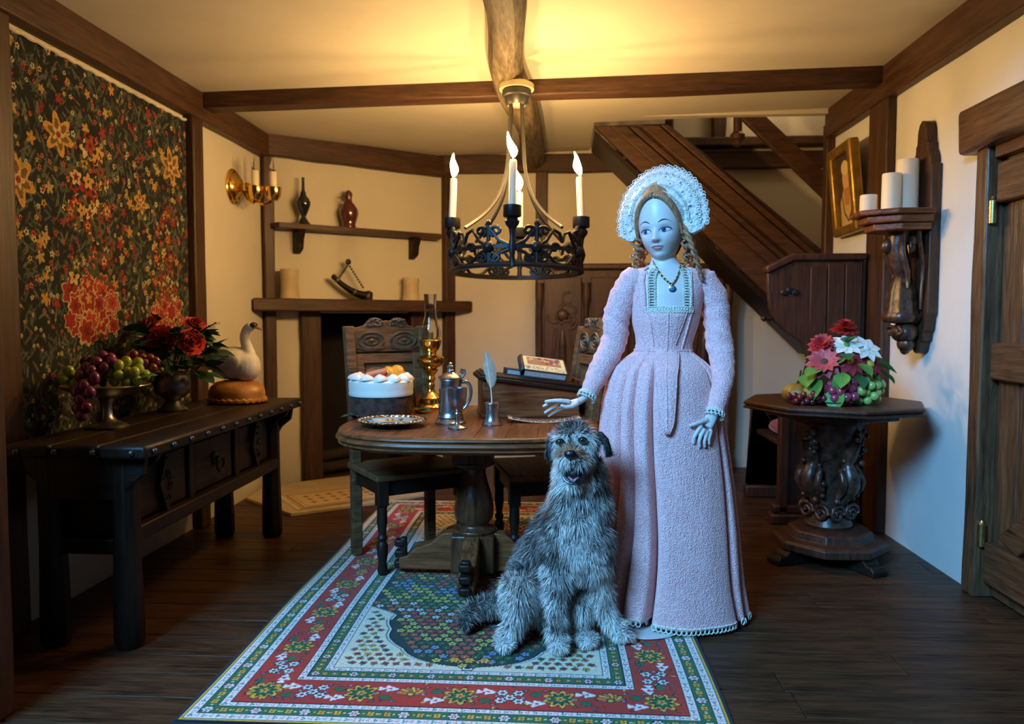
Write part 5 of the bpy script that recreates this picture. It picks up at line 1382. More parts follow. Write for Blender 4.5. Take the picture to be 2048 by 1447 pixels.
# head frame
HM = Matrix.Translation((-.022, -.012, 1.522)) @ Matrix.Rotation(R(-24), 4, 'Z') @ Matrix.Rotation(R(-5), 4, 'Y') @ Matrix.Rotation(R(2), 4, 'X')
HA, HB, HCc = .0835, .098, .148
def hw_(z): 
    t = max(0.0, -z / HCc)
    s_ = max(.35, math.sqrt(max(0.0, 1 - t * t)))
    return HA * (1 - .24 * t ** 2.2) * s_ ** -.22 * (1 - .04 * max(0, z / HCc))
def G(x, s): return math.exp(-(x / s) ** 2)
def feat(x, z):
    f = 0.0
    t = (-.030 - z) / .042
    if t > -.5: f += .021 * G(x, .0085 + .004 * max(0, t)) * (max(0, min(1, t + .15)) ** 1.3) * (1 / (1 + math.exp((-.076 - z) * 700)))
    f += .005 * (G(x - .011, .006) + G(x + .011, .006)) * G(z + .070, .006)
    f -= .0085 * (G(x - .036, .019) + G(x + .036, .019)) * G(z + .037, .013)
    f += .003 * (G(x - .034, .022) + G(x + .034, .022)) * G(z + .014, .010)
    f += .006 * (G(x - .040, .024) + G(x + .040, .024)) * G(z + .076, .024)
    f += .0055 * G(x, .019) * G(z + .0925, .0055) + .0065 * G(x, .016) * G(z + .1035, .006) - .003 * G(x, .021) * G(z + .0975, .0025)
    f += .012 * G(x, .024) * G(z + .132, .017) - .003 * G(x, .02) * G(z + .115, .005)
    return f
def fwd(x, z):
    q = 1 - (x / hw_(z)) ** 2 - (z / HCc) ** 2
    return HB * math.sqrt(max(0.0, q)) ** .86 + feat(x, z)
def face(x, z, off=0.0): return Vector((x, -(fwd(x, z) + off), z))
body = MB(); rings = []
SEG = 40
for z, cx, a, b in TOR: rings.append([(cx + a * math.cos(t), b * math.sin(t), z) for t in [2 * PI * k / SEG for k in range(SEG)]])
body.loft(rings)
# head: dense sphere pushed into a face
hv = []; NU, NV = 96, 90
for j in range(NV + 1):
    zz = -math.cos(PI * j / NV)
    z = HCc * zz; r = math.sin(PI * j / NV)
    for k in range(NU):
        a = 2 * PI * k / NU
        x = hw_(z) * r * math.sin(a); c = math.cos(a)
        if c >= 0: y = -(HB * (r * c) ** .86 + feat(x, z) * min(1, c * 4))
        else: y = .112 * (r * -c) * (1 - .25 * max(0, -zz))
        hv.append([HM @ Vector((x, y, z))])
hr = [[hv[j * NU + k][0] for k in range(NU)] for j in range(NV + 1)]
body.loft(hr[1:-1])
for s in (-1, 1): body.sph(HM @ Vector((s * .080, .012, -.04)), (.014, .022, .030), 12, 8)
# arms under the sleeves
ARM_R = [dp(1264, 556, .0), dp(1240, 600, 0), dp(1232, 643, .005), dp(1226, 684, .0), dp(1206, 726, -.03), dp(1190, 759, -.055), dp(1172, 793, -.08)]
ARM_L = [dp(1398, 556, .0), dp(1424, 600, .005), dp(1428, 643, .01), dp(1433, 684, -.005), dp(1440, 726, -.04), dp(1440, 762, -.08), dp(1432, 800, -.125), dp(1424, 826, -.150)]
body.tube(ARM_R, [.045, .038, .036, .034, .030, .026, .020], 12); body.tube(ARM_L, [.045, .038, .036, .034, .030, .026, .022, .019], 12)
# right hand: held out, palm down
hb = dp(1172, 793, -.08)
pal = dp(1148, 806, -.095)
body.tube([hb, dp(1160, 801, -.088), pal, dp(1132, 808, -.100)], [.019, .022, .024, .020], 12, flat=.62, up=(0.1, .2, 1))
def finger(pts, r0, r1): body.tube(pts, [r0 + (r1 - r0) * k / (len(pts) - 1) for k in range(len(pts))], 9); body.sph(pts[-1], r1 * 1.0, 8, 6)
finger([dp(1140, 803, -.118), dp(1122, 801, -.128), dp(1107, 801, -.130), dp(1092, 803, -.130)], .0095, .0062)
finger([dp(1138, 805, -.105), dp(1118, 803, -.112), dp(1103, 805, -.114), dp(1088, 812, -.114)], .0095, .0062)
finger([dp(1138, 808, -.092), dp(1118, 810, -.095), dp(1104, 816, -.096), dp(1091, 825, -.096)], .0092, .0060)
finger([dp(1140, 811, -.078), dp(1122, 817, -.078), dp(1109, 824, -.078), dp(1098, 832, -.078)], .0085, .0056)
finger([dp(1156, 806, -.112), dp(1144, 813, -.132), dp(1133, 814, -.142), dp(1124, 811, -.146)], .0100, .0066)
# left hand: hanging relaxed against the skirt
lw = ARM_L[-1]
body.tube([lw, dp(1417, 838, -.165), dp(1411, 852, -.178)], [.019, .023, .021], 12, flat=.6, up=(.35, 1, .1))
finger([dp(1401, 848, -.190), dp(1393, 861, -.200), dp(1387, 872, -.203), dp(1386, 884, -.200)], .0090, .0060)
finger([dp(1407, 855, -.188), dp(1400, 869, -.198), dp(1397, 880, -.200), dp(1398, 891, -.196)], .0092, .0060)
finger([dp(1413, 858, -.182), dp(1409, 872, -.190), dp(1407, 882, -.191), dp(1408, 891, -.187)], .0090, .0060)
finger([dp(1420, 857, -.175), dp(1418, 868, -.182), dp(1416, 877, -.184), dp(1417, 885, -.181)], .0082, .0056)
finger([dp(1412, 838, -.176), dp(1399, 842, -.196), dp(1388, 846, -.206), dp(1379, 849, -.208)], .0100, .0066)
put('body', remeshed(body, .0030, 2, .5), 'porcelain', doll)

# painted face
plain('eye_white', (.74, .74, .74), .25, coat=.5); plain('iris_blue', (.035, .10, .36), .25, coat=.5); plain('pupil', (.004, .004, .006), .2, coat=.6); plain('brow_paint', (.06, .03, .035), .6); plain('lip_paint', (.56, .17, .17), .4); plain('spark', (.95, .95, .95), .2)
def patch(outline, off, bulge=0.0, n=5):
    # fan of rings from the outline to its middle, lying on the face
    cx = sum(p[0] for p in outline) / len(outline); cz = sum(p[1] for p in outline) / len(outline)
    m = MB(); rg = []
    for i in range(n + 1):
        t = 1 - i / n * .999
        rg.append([HM @ face(cx + (x - cx) * t, cz + (z - cz) * t, off + bulge * (1 - t * t)) for x, z in outline])
    m.loft(rg, cap=False); return m
def ell(cx, cz, a, b, n=20): return [(cx + a * math.cos(2 * PI * k / n), cz + b * math.sin(2 * PI * k / n)) for k in range(n)]
for s in (-1, 1):
    ex, ez = s * .036, -.038
    alm = [(ex + s * .0205 * math.cos(t), ez + (.0088 if math.sin(t) > 0 else .0060) * math.sin(t) + .0015 * math.cos(t)) for t in [2 * PI * k / 24 for k in range(24)]]
    e = patch(alm, .0016, .0028).build('eye', 'eye_white', doll, 180)
    ix = ex - .004        # both eyes glance the same way
    patch(ell(ix, ez + .0012, .0078, .0080), .0046).build('iris', 'iris_blue', e, 180)
    patch(ell(ix, ez + .0012, .0037, .0039), .0050).build('pupil', 'pupil', e, 180)
    patch(ell(ix - .002, ez + .0034, .0013, .0013, 10), .0054).build('highlight', 'spark', e, 180)
    lid = [(ex + s * .0215 * math.cos(t), ez + .0096 * math.sin(t) + .0018 * math.cos(t)) for t in [PI * k / 12 for k in range(13)]]
    MB().tube([HM @ face(x, z, .0030) for x, z in lid], [.0022, .0021, .0020, .0019, .0018, .0017, .0016, .0015, .0014, .0013, .0012, .001, .0008], 6).build('lash_line', 'brow_paint', doll)
    lowl = [(ex + s * .018 * math.cos(t), ez - .0064 * math.sin(t) + .001) for t in [PI * k / 10 for k in range(11)]]
    MB().tube([HM @ face(x, z, .0020) for x, z in lowl], .0006, 5).build('lower_lid', 'lip_paint', doll)
    MB().tube([HM @ face(s * (.016 + .046 * t), -.0145 + .0145 * math.sin(PI * (.12 + t * .80)), .0008) for t in [k / 12 for k in range(13)]], [.0012 + .0013 * math.sin(PI * min(1, k / 8)) if k < 8 else .0012 * (13 - k) / 5 for k in range(13)], 6).build('eyebrow', 'brow_paint', doll)
    MB().sph(HM @ face(s * .0065, -.0765, -.002), (.0026, .0026, .0018), 8, 6).build('nostril', 'brow_paint', doll)
up = [(.025 * (k / 8 - 1), -.0965 + .0062 * math.sin(PI * min(1, .5 * k / 8 * 1.0)) * (1 - .12 * (k in (8,)))) for k in range(9)]
upl = [(x, -.0968 + .0075 * (1 - abs(x) / .024) ** .8 * (1 - .25 * G(x, .003))) for x in [-.024 + .048 * k / 16 for k in range(17)]] + [(x, -.0980 + .0002 * math.cos(x / .024 * PI / 2)) for x in [.022 - .044 * k / 12 for k in range(13)]]
lol = [(x, -.0975 + .0010 * math.cos(x / .024 * PI / 2)) for x in [-.022 + .044 * k / 12 for k in range(13)]] + [(x, -.0975 - .0090 * (1 - (abs(x) / .0225) ** 2) ** .8) for x in [.021 - .042 * k / 14 for k in range(15)]]
patch(upl, .0012).build('upper_lip', 'lip_paint', doll, 180); patch(lol, .0012).build('lower_lip', 'lip_paint', doll, 180)

# hair: parted waves, a back roll, and ringlets
hr_ = thing_hair = MB()
for s in (-1, 1):
    for k in range(15):
        t = k / 14
        # strands sweep from the parting over the temple to the ear
        z0 = .128 - .016 * t * .5; p0 = Vector((s * .002, -(.086 - .16 * t * .75), .092 + .048 * math.sin(t * 1.8)))
        p1 = Vector((s * (.052 + .012 * t), -(.088 - .13 * t), .098 - .01 * t)); p2 = Vector((s * (.086 + .007 * t), -(.058 - .085 * t), .02)); p3 = Vector((s * (.086 + .006 * t), -(.030 - .05 * t), -.055))
        hr_.tube([HM @ q for q in bez(p0, p1, p2, p3, 12)], [.005 + .0075 * math.sin(PI * min(1, .15 + i / 12 * .85)) for i in range(13)], 7)
# cap of hair over the crown and the back of the head
capv = {}; cap = MB()
for j in range(NV + 1):
    zz = -math.cos(PI * j / NV); z = HCc * zz; r = math.sin(PI * j / NV)
    for k in range(NU):
        a = 2 * PI * k / NU; x = hw_(z) * r * math.sin(a); c = math.cos(a)
        y = -(HB * (r * c) ** .86) if c >= 0 else .112 * (r * -c) * (1 - .25 * max(0, -zz))
        q = Vector((x, y, z)); q += q.normalized() * .007
        capv[(j, k)] = len(cap.v); cap.v.append(tuple(HM @ q))
        capv[('z', j, k)] = (x, y, z)
for j in range(NV):
    for k in range(NU):
        x, y, z = capv[('z', j, k)]
        if z > .098 - 15.0 * x * x or y > .018:
            k2 = (k + 1) % NU; cap.f.append((capv[(j, k)], capv[(j, k2)], capv[(j + 1, k2)], capv[(j + 1, k)]))
hr_.add(cap.v, cap.f)
hr_.build('hair', 'doll_hair', doll, 60)
rnd = random.Random(17)
for s in (-1, 1):
    for k in range(8):
        base = Vector((s * (.080 + rnd.uniform(0, .022)), rnd.uniform(-.02, .07), -.02 - rnd.uniform(0, .03)))
        L = rnd.uniform(.12, .20) if k % 3 else .24
        rr = rnd.uniform(.009, .014); ph = rnd.uniform(0, 6); n = 44
        B0 = HM @ base
        pts = [B0 + Vector((rr * math.cos(ph + i * .62) + s * .012 * i / n, rr * math.sin(ph + i * .62) + .01 * i / n, -L * i / n)) for i in range(n)]
        MB().tube(pts, [.006 * (1 - .5 * i / n) for i in range(n)], 6).build('ringlet', 'doll_hair', doll, 60)
# braid falling on the right
B0 = HM @ Vector((.088, -.02, -.02)); B1 = dp(1398, 562, -.06)
for j in range(2):
    MB().tube([B0.lerp(B1, i / 30) + Vector((.007 * math.cos(i * .8 + j * PI), .006 * math.sin(i * .8 + j * PI) - .03 * math.sin(PI * i / 30), 0)) for i in range(31)], [.008 * (1 - .45 * i / 30) for i in range(31)], 7).build('braid', 'doll_hair', doll, 60)

# headdress: padded crescent of lace with pearls
HT = HM @ Matrix.Translation((.004, -.020, .014)) @ Matrix.Rotation(R(-10), 4, 'X')
def hat_pt(phi, t, side):
    c, s_ = math.cos(phi), math.sin(phi)
    ix, iz = .080, .077; ox, oz = .174, .208
    x = (ix + (ox - ix) * t) * c; z = (iz + (oz - iz) * t) * s_ - .004
    th = .026 * math.sin(PI * min(1, .12 + .80 * t)) ** .7 * (.45 + .55 * min(1, max(0, (s_ + .45) / .8)))
    w = .004 * mnoise.noise((x * 60, z * 60, side * 3))
    return Vector((x * (1 + .02 * math.sin(phi * 38) * t), side * th + .03 * t - .05 * (1 - t) * max(0, s_) + w, z * (1 + .02 * math.sin(phi * 38) * t)))
hat = MB(); rings = []
NP = 90
for i in range(NP + 1):
    phi = R(-28) + R(236) * i / NP
    e = min(1, min(i, NP - i) / 7); 
    ts = [k / 10 for k in range(11)]
    f_ = [hat_pt(phi, t * (.55 + .45 * e), -1) for t in ts]; b_ = [hat_pt(phi, t * (.55 + .45 * e), 1) for t in reversed(ts)]
    rings.append([HT @ p for p in f_ + b_])
hat.loft(rings)
htp = hat.build('headdress', 'hat_lace', doll, 180)
plain('pearl', (.80, .77, .74), .18, coat=.6)
pm = MB().sph((0, 0, 0), .0052, 12, 8).mesh('pearl')
for i in range(17):
    phi = R(-12) + R(204) * i / 16
    put('pearl', pm, 'pearl', htp, loc=HT @ (hat_pt(phi, .42 + .18 * (i % 2), -1) + Vector((0, -.003, 0))))
lm_ = MB()
for i in range(64):
    phi = R(-9) + R(198) * i / 63
    for t_, r_ in ((.98, .0075), (.72, .006), (.30, .0055), (.08, .006)):
        c_ = hat_pt(phi, t_, -1) + Vector((0, -.002, 0))
        lm_.tube([HT @ (c_ + Vector((r_ * math.cos(a), -.001, r_ * math.sin(a)))) for a in [2 * PI * q / 7 for q in range(7)]], .0017, 4, closed=True)
o = lm_.build('lace_pattern', 'lace', htp); o['kind'] = 'stuff'

# gown: bodice with square neckline
def bod(z, a, off=.006):
    cx, w, d = tor(z)
    if z < 1.06: w += .004; 
    return Vector((cx + (w + off) * math.sin(a), -(d + off) * math.cos(a), z))
bo = MB(); zs = [1.0 + .012 * k for k in range(30)]; zs = [z for z in zs if z <= 1.352]; na = 72
keep = {}
for i, z in enumerate(zs):
    for k in range(na): keep[(i, k)] = len(bo.v); bo.v.append(tuple(bod(z, 2 * PI * k / na)))
for i in range(len(zs) - 1):
    for k in range(na):
        k2 = (k + 1) % na; zmid = (zs[i] + zs[i + 1]) / 2; a = 2 * PI * (k + .5) / na
        p = bod(zmid, a)
        if math.cos(a) > 0 and abs(p.x - .0) < .083 and zmid > 1.178: continue
        if zmid > 1.335 and abs(p.x) < .075: continue
        bo.f.append((keep[(i, k)], keep[(i, k2)], keep[(i + 1, k2)], keep[(i + 1, k)]))
bod_o = bo.build('bodice', 'pink_cloth', doll, 180, 0, None, None, 0, .006)
# seams and piping
def front(x, z, off=.01):
    cx, w, d = tor(z); q = max(0, 1 - ((x - cx) / (w + .006)) ** 2); return Vector((x, -(d + .006) * math.sqrt(q) - off, z))
for x0, x1, z0, z1 in ((-.074, -.047, 1.18, 1.02), (.086, .047, 1.18, 1.02), (-.080, -.076, 1.335, 1.18), (.086, .086, 1.335, 1.18)):
    MB().tube([front(x0 + (x1 - x0) * k / 12, z0 + (z1 - z0) * k / 12, .006) for k in range(13)], .0035, 6).build('seam', 'pink_cloth', bod_o)
MB().tube([front(-.08 + .166 * k / 14, 1.178, .005) for k in range(15)], .004, 6).build('neck_piping', 'pink_cloth', bod_o)
# lace at the neckline: ruffled strips of loops
def lace_strip(path, w, inward, n):
    m = MB()
    for k in range(n):
        t = k / (n - 1); i = min(len(path) - 2, int(t * (len(path) - 1))); q = t * (len(path) - 1) - i
        p = path[i].lerp(path[i + 1], q); d = inward
        r_ = w * .5
        c_ = p + d * (w * .5) + Vector((0, -.003, 0))
        m.tube([c_ + d * (r_ * math.cos(a)) + Vector((0, -.002 * math.sin(3 * a), 0)) + (path[i + 1] - path[i]).normalized() * (r_ * .75 * math.sin(a)) for a in [2 * PI * j / 9 for j in range(9)]], .0024, 5, closed=True)
        m.tube([p, c_ + d * r_ * .5], .0022, 5)
    pts = [p + Vector((0, -.002, 0)) for p in path]
    m.tube(pts, .0032, 6)
    return m
for s, xa in ((-1, -.080), (1, .085)):
    path = [front(xa - s * .002 + (0 if z < 1.31 else -s * (z - 1.31) * .35), z, .006) for z in [1.18 + .014 * k for k in range(12)]]
    o = lace_strip(path, .030, Vector((-s, 0, 0)), 16).build('neck_lace', 'lace', bod_o, 60); o['kind'] = 'stuff'
o = lace_strip([front(-.078 + .162 * k / 12, 1.18, .006) for k in range(13)], .022, Vector((0, 0, 1)), 17).build('neck_lace', 'lace', bod_o, 60); o['kind'] = 'stuff'
# sleeves
def sleeve(path, rad, nm):
    m = MB(); pts = []; rr = []
    n = len(path)
    for i in range(n - 1):
        for j in range(6):
            t = j / 6
            p0 = path[max(0, i - 1)]; p1 = path[i]; p2 = path[i + 1]; p3 = path[min(n - 1, i + 2)]
            q = .5 * ((2 * p1) + (p2 - p0) * t + (2 * p0 - 5 * p1 + 4 * p2 - p3) * t * t + (3 * p1 - p0 - 3 * p2 + p3) * t ** 3)
            pts.append(q); rr.append(rad[i] + (rad[i + 1] - rad[i]) * t)
    pts.append(path[-1]); rr.append(rad[-1])
    m.tube(pts, rr, 24)
    for i in range(len(pts)):
        for k in range(24):
            v = Vector(m.v[i * 24 + k]); d_ = v - pts[i]; fr = .5 + .5 * G(i - 20, 9)
            m.v[i * 24 + k] = tuple(v + d_ * fr * (.16 * mnoise.noise(Vector((v.x * 16, v.y * 16, v.z * 30))) + .06 * math.sin(v.z * 150 + v.x * 90)))
    return m.build(nm, 'pink_cloth', doll, 180), pts, rr
SR, ptsR, rrR = sleeve([dp(1270, 540, .0)] + ARM_R[:-1] + [dp(1176, 788, -.077)], [.030, .050, .050, .051, .050, .045, .040, .030], 'sleeve')
SL, ptsL, rrL = sleeve([dp(1395, 540, .0)] + ARM_L[:-1] + [dp(1427, 822, -.146)], [.030, .050, .050, .050, .051, .046, .042, .038, .031], 'sleeve')
for so_, p, r, dirv in ((SR, ptsR[-1], .031, (ptsR[-1] - ptsR[-4]).normalized()), (SL, ptsL[-1], .032, (ptsL[-1] - ptsL[-4]).normalized())):
    u_ = dirv.orthogonal().normalized(); w_ = dirv.cross(u_); m = MB()
    for k in range(16):
        a = 2 * PI * k / 16; rad_ = (u_ * math.cos(a) + w_ * math.sin(a)); c_ = p + rad_ * (r + .004) + dirv * .008; tv = (-u_ * math.sin(a) + w_ * math.cos(a))
        m.tube([c_ + dirv * (.011 * math.cos(q)) + tv * (.0075 * math.sin(q)) for q in [2 * PI * j / 8 for j in range(8)]], .0024, 5, closed=True)
    for off in (-.003, .004): m.tube([p + (u_ * math.cos(a) + w_ * math.sin(a)) * (r + .003) + dirv * off for a in [2 * PI * k / 24 for k in range(24)]], .003, 5, closed=True)
    o = m.build('cuff_lace', 'lace', so_, 60); o['kind'] = 'stuff'

# skirt
SK = [(1.045, -.006, .100, .076), (1.02, -.008, .118, .092), (.995, -.010, .158, .128), (.965, -.012, .190, .158), (.92, -.012, .208, .178), (.84, -.014, .224, .195), (.74, -.010, .236, .206), (.53, .0, .258, .222), (.35, .004, .278, .236), (.15, .006, .297, .246), (.05, .008, .312, .252), (.028, .008, .316, .255)]
def sk(z):
    if z >= SK[0][0]: return SK[0][1:]
    for a, b in zip(SK, SK[1:]):
        if z >= b[0]:
            t = (a[0] - z) / (a[0] - b[0]); return [a[i] + (b[i] - a[i]) * t for i in range(1, 4)]
    return SK[-1][1:]
FOLDS = [(-.27, .085, .038), (-.60, .080, .036), (-.86, .065, .04), (-1.2, .03, .06), (.95, .075, .036), (1.2, .070, .045), (1.5, .028, .06)] + [(k * .36 + 1.85, .03, .07) for k in range(8)] + [(-1.5, .03, .06)]
def skirt_pt(a, z, off=0.0):
    cx, w, d = sk(z)
    g = max(0.0, min(1.0, (1.0 - z) / .28)); r = 1.0
    for f0, dep, wid in FOLDS:
        da = (a - f0 - .06 * math.sin(z * 7 + f0 * 3) * (1 - z) + PI) % (2 * PI) - PI
        if abs(da) < .6:
            r -= dep / .24 * G(da, wid) * (.30 + .70 * g) * (1.25 - .3 * z)
            r += .014 * G(da - .13, .10) * g + .010 * G(da + .15, .10) * g
    r += .010 * g * math.sin(a * 11 + 2 * math.sin(z * 5)) * max(0, .9 - z)
    return Vector((cx + (w + off) * r * math.sin(a), -(d + off) * r * math.cos(a), z))
skm = MB(); NA = 480; zs = [1.045 - (1.045 - .028) * (k / 70) ** .92 for k in range(71)]
def hemz(a, z):
    # the hem lifts at the front left, above the stand
    k = max(0, 1 - z / .30); return z + k * .030 * G(((a + .55 + PI) % (2 * PI)) - PI, .45)
rings = []
for z in zs:
    ring = []
    for k in range(NA):
        a = 2 * PI * k / NA; p = skirt_pt(a, z); p.z = hemz(a, z); ring.append(p)
    rings.append(ring[::-1])
skm.loft(rings[::-1], cap=False)
sko = skm.build('skirt', 'pink_cloth', doll, 180, 0, None, None, 0, .005)
MB().tube([skirt_pt(2 * PI * k / 60, 1.036, .004) for k in range(60)], .004, 6, closed=True).build('waist_seam', 'pink_cloth', sko)
hl = MB()
for k in range(110):
    a = 2 * PI * k / 110; p = skirt_pt(a, .03, .002); p.z = hemz(a, .03) + .002; q = skirt_pt(a + .02, .03, .002); tv = (q - p); tv.z = 0; tv.normalize()
    rz_ = .0125
    hl.tube([p + Vector((0, 0, -.006 + rz_ * .9 * math.cos(t))) + tv * (.0085 * math.sin(t)) for t in [2 * PI * j / 8 for j in range(8)]], .0026, 5, closed=True)
hl.tube([(lambda p: (p.x, p.y, hemz(2 * PI * k / 110, .03) + .007))(skirt_pt(2 * PI * k / 110, .03, .003)) for k in range(110)], .004, 5, closed=True)
o = hl.build('hem_lace', 'lace', sko, 60); o['kind'] = 'stuff'
# long pointed stomacher panel down the front
stp = MB(); rows = []
zz0 = [1.176 - .012 * k for k in range(37)]
for z in zz0:
    t = (1.176 - z) / (1.176 - .744)
    hwid = (.070 - .34 * (1.176 - z)) if z > 1.05 else max(.0, (.048 - (.022) * (1.05 - z) / .25))
    if z < .80: hwid *= math.sqrt(max(0.0, 1 - ((.80 - z) / .06) ** 2))
    cxm = -.004 - .017 * min(1, max(0, (1.05 - z) / .1))
    row = []
    for k in range(13):
        x = cxm + hwid * (k / 6 - 1)
        if z > 1.03: yv = front(x, z, .008).y
        else:
            cx, w, d = sk(z); q = max(0, 1 - ((x - cx) / w) ** 2); yv = -d * 1.045 * math.sqrt(q) - .016
            if z > .98: yv = min(yv, front(x, 1.035, .008).y)
        row.append((x, yv + .004 * (abs(k / 6 - 1) ** 4), z))
    rows.append(row[::-1])
stp.loft(rows, closed=False)
so2 = stp.build('stomacher', 'pink_cloth', doll, 180, 0, None, None, 0, .006)
MB().tube([(r[6][0], r[6][1] - .004, r[6][2]) for r in rows[:-2]], .0028, 6).build('stitched_ridge', 'pink_cloth', so2)
MB().tube([(r[0][0], r[0][1] - .003, r[0][2]) for r in rows] + [(r[-1][0], r[-1][1] - .003, r[-1][2]) for r in rows[::-1]], .0028, 6).build('edge_piping', 'pink_cloth', so2)
# necklace
nk = MB(); gp = dp(1335, 572); 
def chest(x, z): 
    cx, w, d = tor(z); return Vector((x, -d * math.sqrt(max(0, 1 - ((x - cx) / w) ** 2)) - .004, z))
L0 = bez((-.052, 0, 1.372), (-.040, 0, 1.33), (-.010, 0, 1.295), (.012, 0, 1.285), 14); L1 = bez((.012, 0, 1.285), (.028, 0, 1.295), (.046, 0, 1.335), (.050, 0, 1.378), 12)
for k, p in enumerate(L0[:-1] + L1):
    c_ = chest(p.x, p.z) ; nx_ = (L0 + L1[1:])[min(k + 1, 26)]; tv = (chest(nx_.x, nx_.z) - c_); tv = tv.normalized() if tv.length > 1e-6 else Vector((1, 0, 0)); sv = tv.cross(Vector((0, -1, 0))).normalized()
    nk.tube([c_ + tv * (.0062 * math.cos(a)) + (sv if k % 2 else Vector((0, -1, 0))) * (.0030 * math.sin(a)) for a in [2 * PI * j / 8 for j in range(8)]], .0014, 5, closed=True)
nko = nk.build('necklace_chain', 'brass_old', doll, 60); nko['kind'] = 'stuff'
plain('turquoise', (.02, .22, .34), .12, coat=.7)
c_ = chest(.012, 1.268)
MB().lathe([(0, -.004), (.0125, -.003), (.0135, .002), (.010, .004), (0, .004)], 18, TR(c_, rx=PI / 2)).build('pendant_setting', 'brass_old', doll)
MB().sph(c_ + Vector((0, -.005, 0)), (.0095, .006, .0105), 14, 9).build('pendant_stone', 'turquoise', doll)
# the round white stand she is fixed to
plain('stand_white', (.62, .60, .58), .35)
ds = thing('doll_stand', 'round white doll stand showing from under the pink hem', 'doll stand', (.305, 2.875, .0135))
MB().lathe([(.165, 0), (.168, .003), (.166, .007), (.15, .009), (0, .009)], 48).build('disc', 'stand_white', ds, 40)
MB().tube([(.08, .10, .008), (.08, .10, .70)], .006, 8).build('rod', 'stand_white', ds)
# ================================================================ THE DOG
GX, GY, GZ = 0.03, 2.66, 0.0135
def gp_(u, v, y):
    # dog space; y is the true distance in front of the camera
    k = y / 1540.0
    return Vector(((u - 1120) * k - GX + .0009 * (u - 1120) * 0, y - GY, 1.16 + (635 - v) * k - GZ))
dog = thing('dog', 'shaggy grey and white dog sitting on the carpet with open mouth', 'dog', (GX, GY, GZ))
D = MB()
# trunk from rump to neck
D.tube([gp_(1085, 1215, 2.88), gp_(1095, 1170, 2.86), gp_(1120, 1110, 2.80), gp_(1148, 1060, 2.73), gp_(1162, 1010, 2.69), gp_(1163, 965, 2.67), gp_(1158, 925, 2.67)], [.13, .150, .135, .125, .108, .090, .078], 20)
D.sph(gp_(1160, 1090, 2.66), (.112, .09, .125), 22, 14)            # chest
D.sph(gp_(1150, 1050, 2.655), (.10, .085, .09), 20, 12)
D.sph(gp_(1178, 1130, 2.66), (.075, .07, .07), 18, 12)
# head
D.sph(gp_(1152, 888, 2.635), (.078, .080, .074), 24, 16)
D.sph(gp_(1150, 912, 2.60), (.068, .06, .055), 20, 12)
D.tube([gp_(1148, 915, 2.60), gp_(1145, 916, 2.555), gp_(1143, 917, 2.515)], [.056, .046, .036], 16, flat=.80, up=(0, 0, 1))
D.sph(gp_(1143, 913, 2.507), (.034, .03, .028), 14, 10)
D.tube([gp_(1152, 960, 2.62), gp_(1149, 971, 2.575), gp_(1148, 972, 2.545)], [.042, .036, .027], 14, flat=.50, up=(0, 0, 1))
for s in (-1, 1): D.sph(gp_(1145 + s * 17, 924, 2.535), (.022, .032, .022), 12, 8)
# front legs
D.tube([gp_(1128, 1085, 2.66), gp_(1120, 1140, 2.635), gp_(1116, 1200, 2.615), gp_(1114, 1255, 2.60), gp_(1115, 1287, 2.592)], [.070, .052, .036, .029, .030], 14)
D.sph(gp_(1119, 1300, 2.575), (.036, .046, .026), 14, 9)
for s in (-1, -.33, .33, 1): D.sph(gp_(1119 + s * 13, 1306, 2.54 + abs(s) * .008), (.011, .016, .012), 8, 6)
D.tube([gp_(1192, 1085, 2.665), gp_(1196, 1130, 2.665), gp_(1202, 1180, 2.675), gp_(1214, 1228, 2.685), gp_(1228, 1256, 2.690)], [.062, .050, .036, .029, .028], 14)
D.tube([gp_(1228, 1258, 2.69), gp_(1242, 1272, 2.68), gp_(1258, 1278, 2.665)], [.028, .032, .026], 12)
for s in (-1, -.33, .33, 1): D.sph(gp_(1262 + s * 7, 1281 + s * 2, 2.655 + s * .012), (.013, .013, .011), 8, 6)
# hind legs
D.sph(gp_(1052, 1190, 2.74), (.078, .12, .098), 20, 14)
D.tube([gp_(1040, 1170, 2.68), gp_(1038, 1215, 2.635), gp_(1030, 1255, 2.615), gp_(1018, 1285, 2.60)], [.065, .050, .034, .030], 14)
D.sph(gp_(1009, 1300, 2.585), (.036, .050, .027), 14, 9)
for s in (-1, -.33, .33, 1): D.sph(gp_(1008 + s * 13, 1307, 2.548 + abs(s) * .008), (.011, .016, .012), 8, 6)
D.sph(gp_(1155, 1205, 2.76), (.085, .11, .085), 20, 14)
D.tube([gp_(1165, 1210, 2.70), gp_(1160, 1250, 2.69), gp_(1158, 1272, 2.68), gp_(1172, 1287, 2.645)], [.055, .040, .032, .030], 14)
D.sph(gp_(1180, 1290, 2.635), (.034, .044, .024), 14, 9)
D.sph(gp_(1095, 1220, 2.80), (.11, .11, .085), 18, 12)
# tail curled on the carpet
D.tube([gp_(1040, 1225, 2.86), gp_(1005, 1225, 2.83), gp_(970, 1226, 2.80), gp_(942, 1236, 2.77), gp_(926, 1256, 2.73), gp_(932, 1272, 2.695)], [.045, .038, .034, .031, .028, .018], 12)
dme = remeshed(D, .0065, 6, .6)
for v in dme.vertices:
    if v.co.z < .001: v.co.z = .001
dcol = dme.color_attributes.new('Col', 'FLOAT_COLOR', 'POINT')
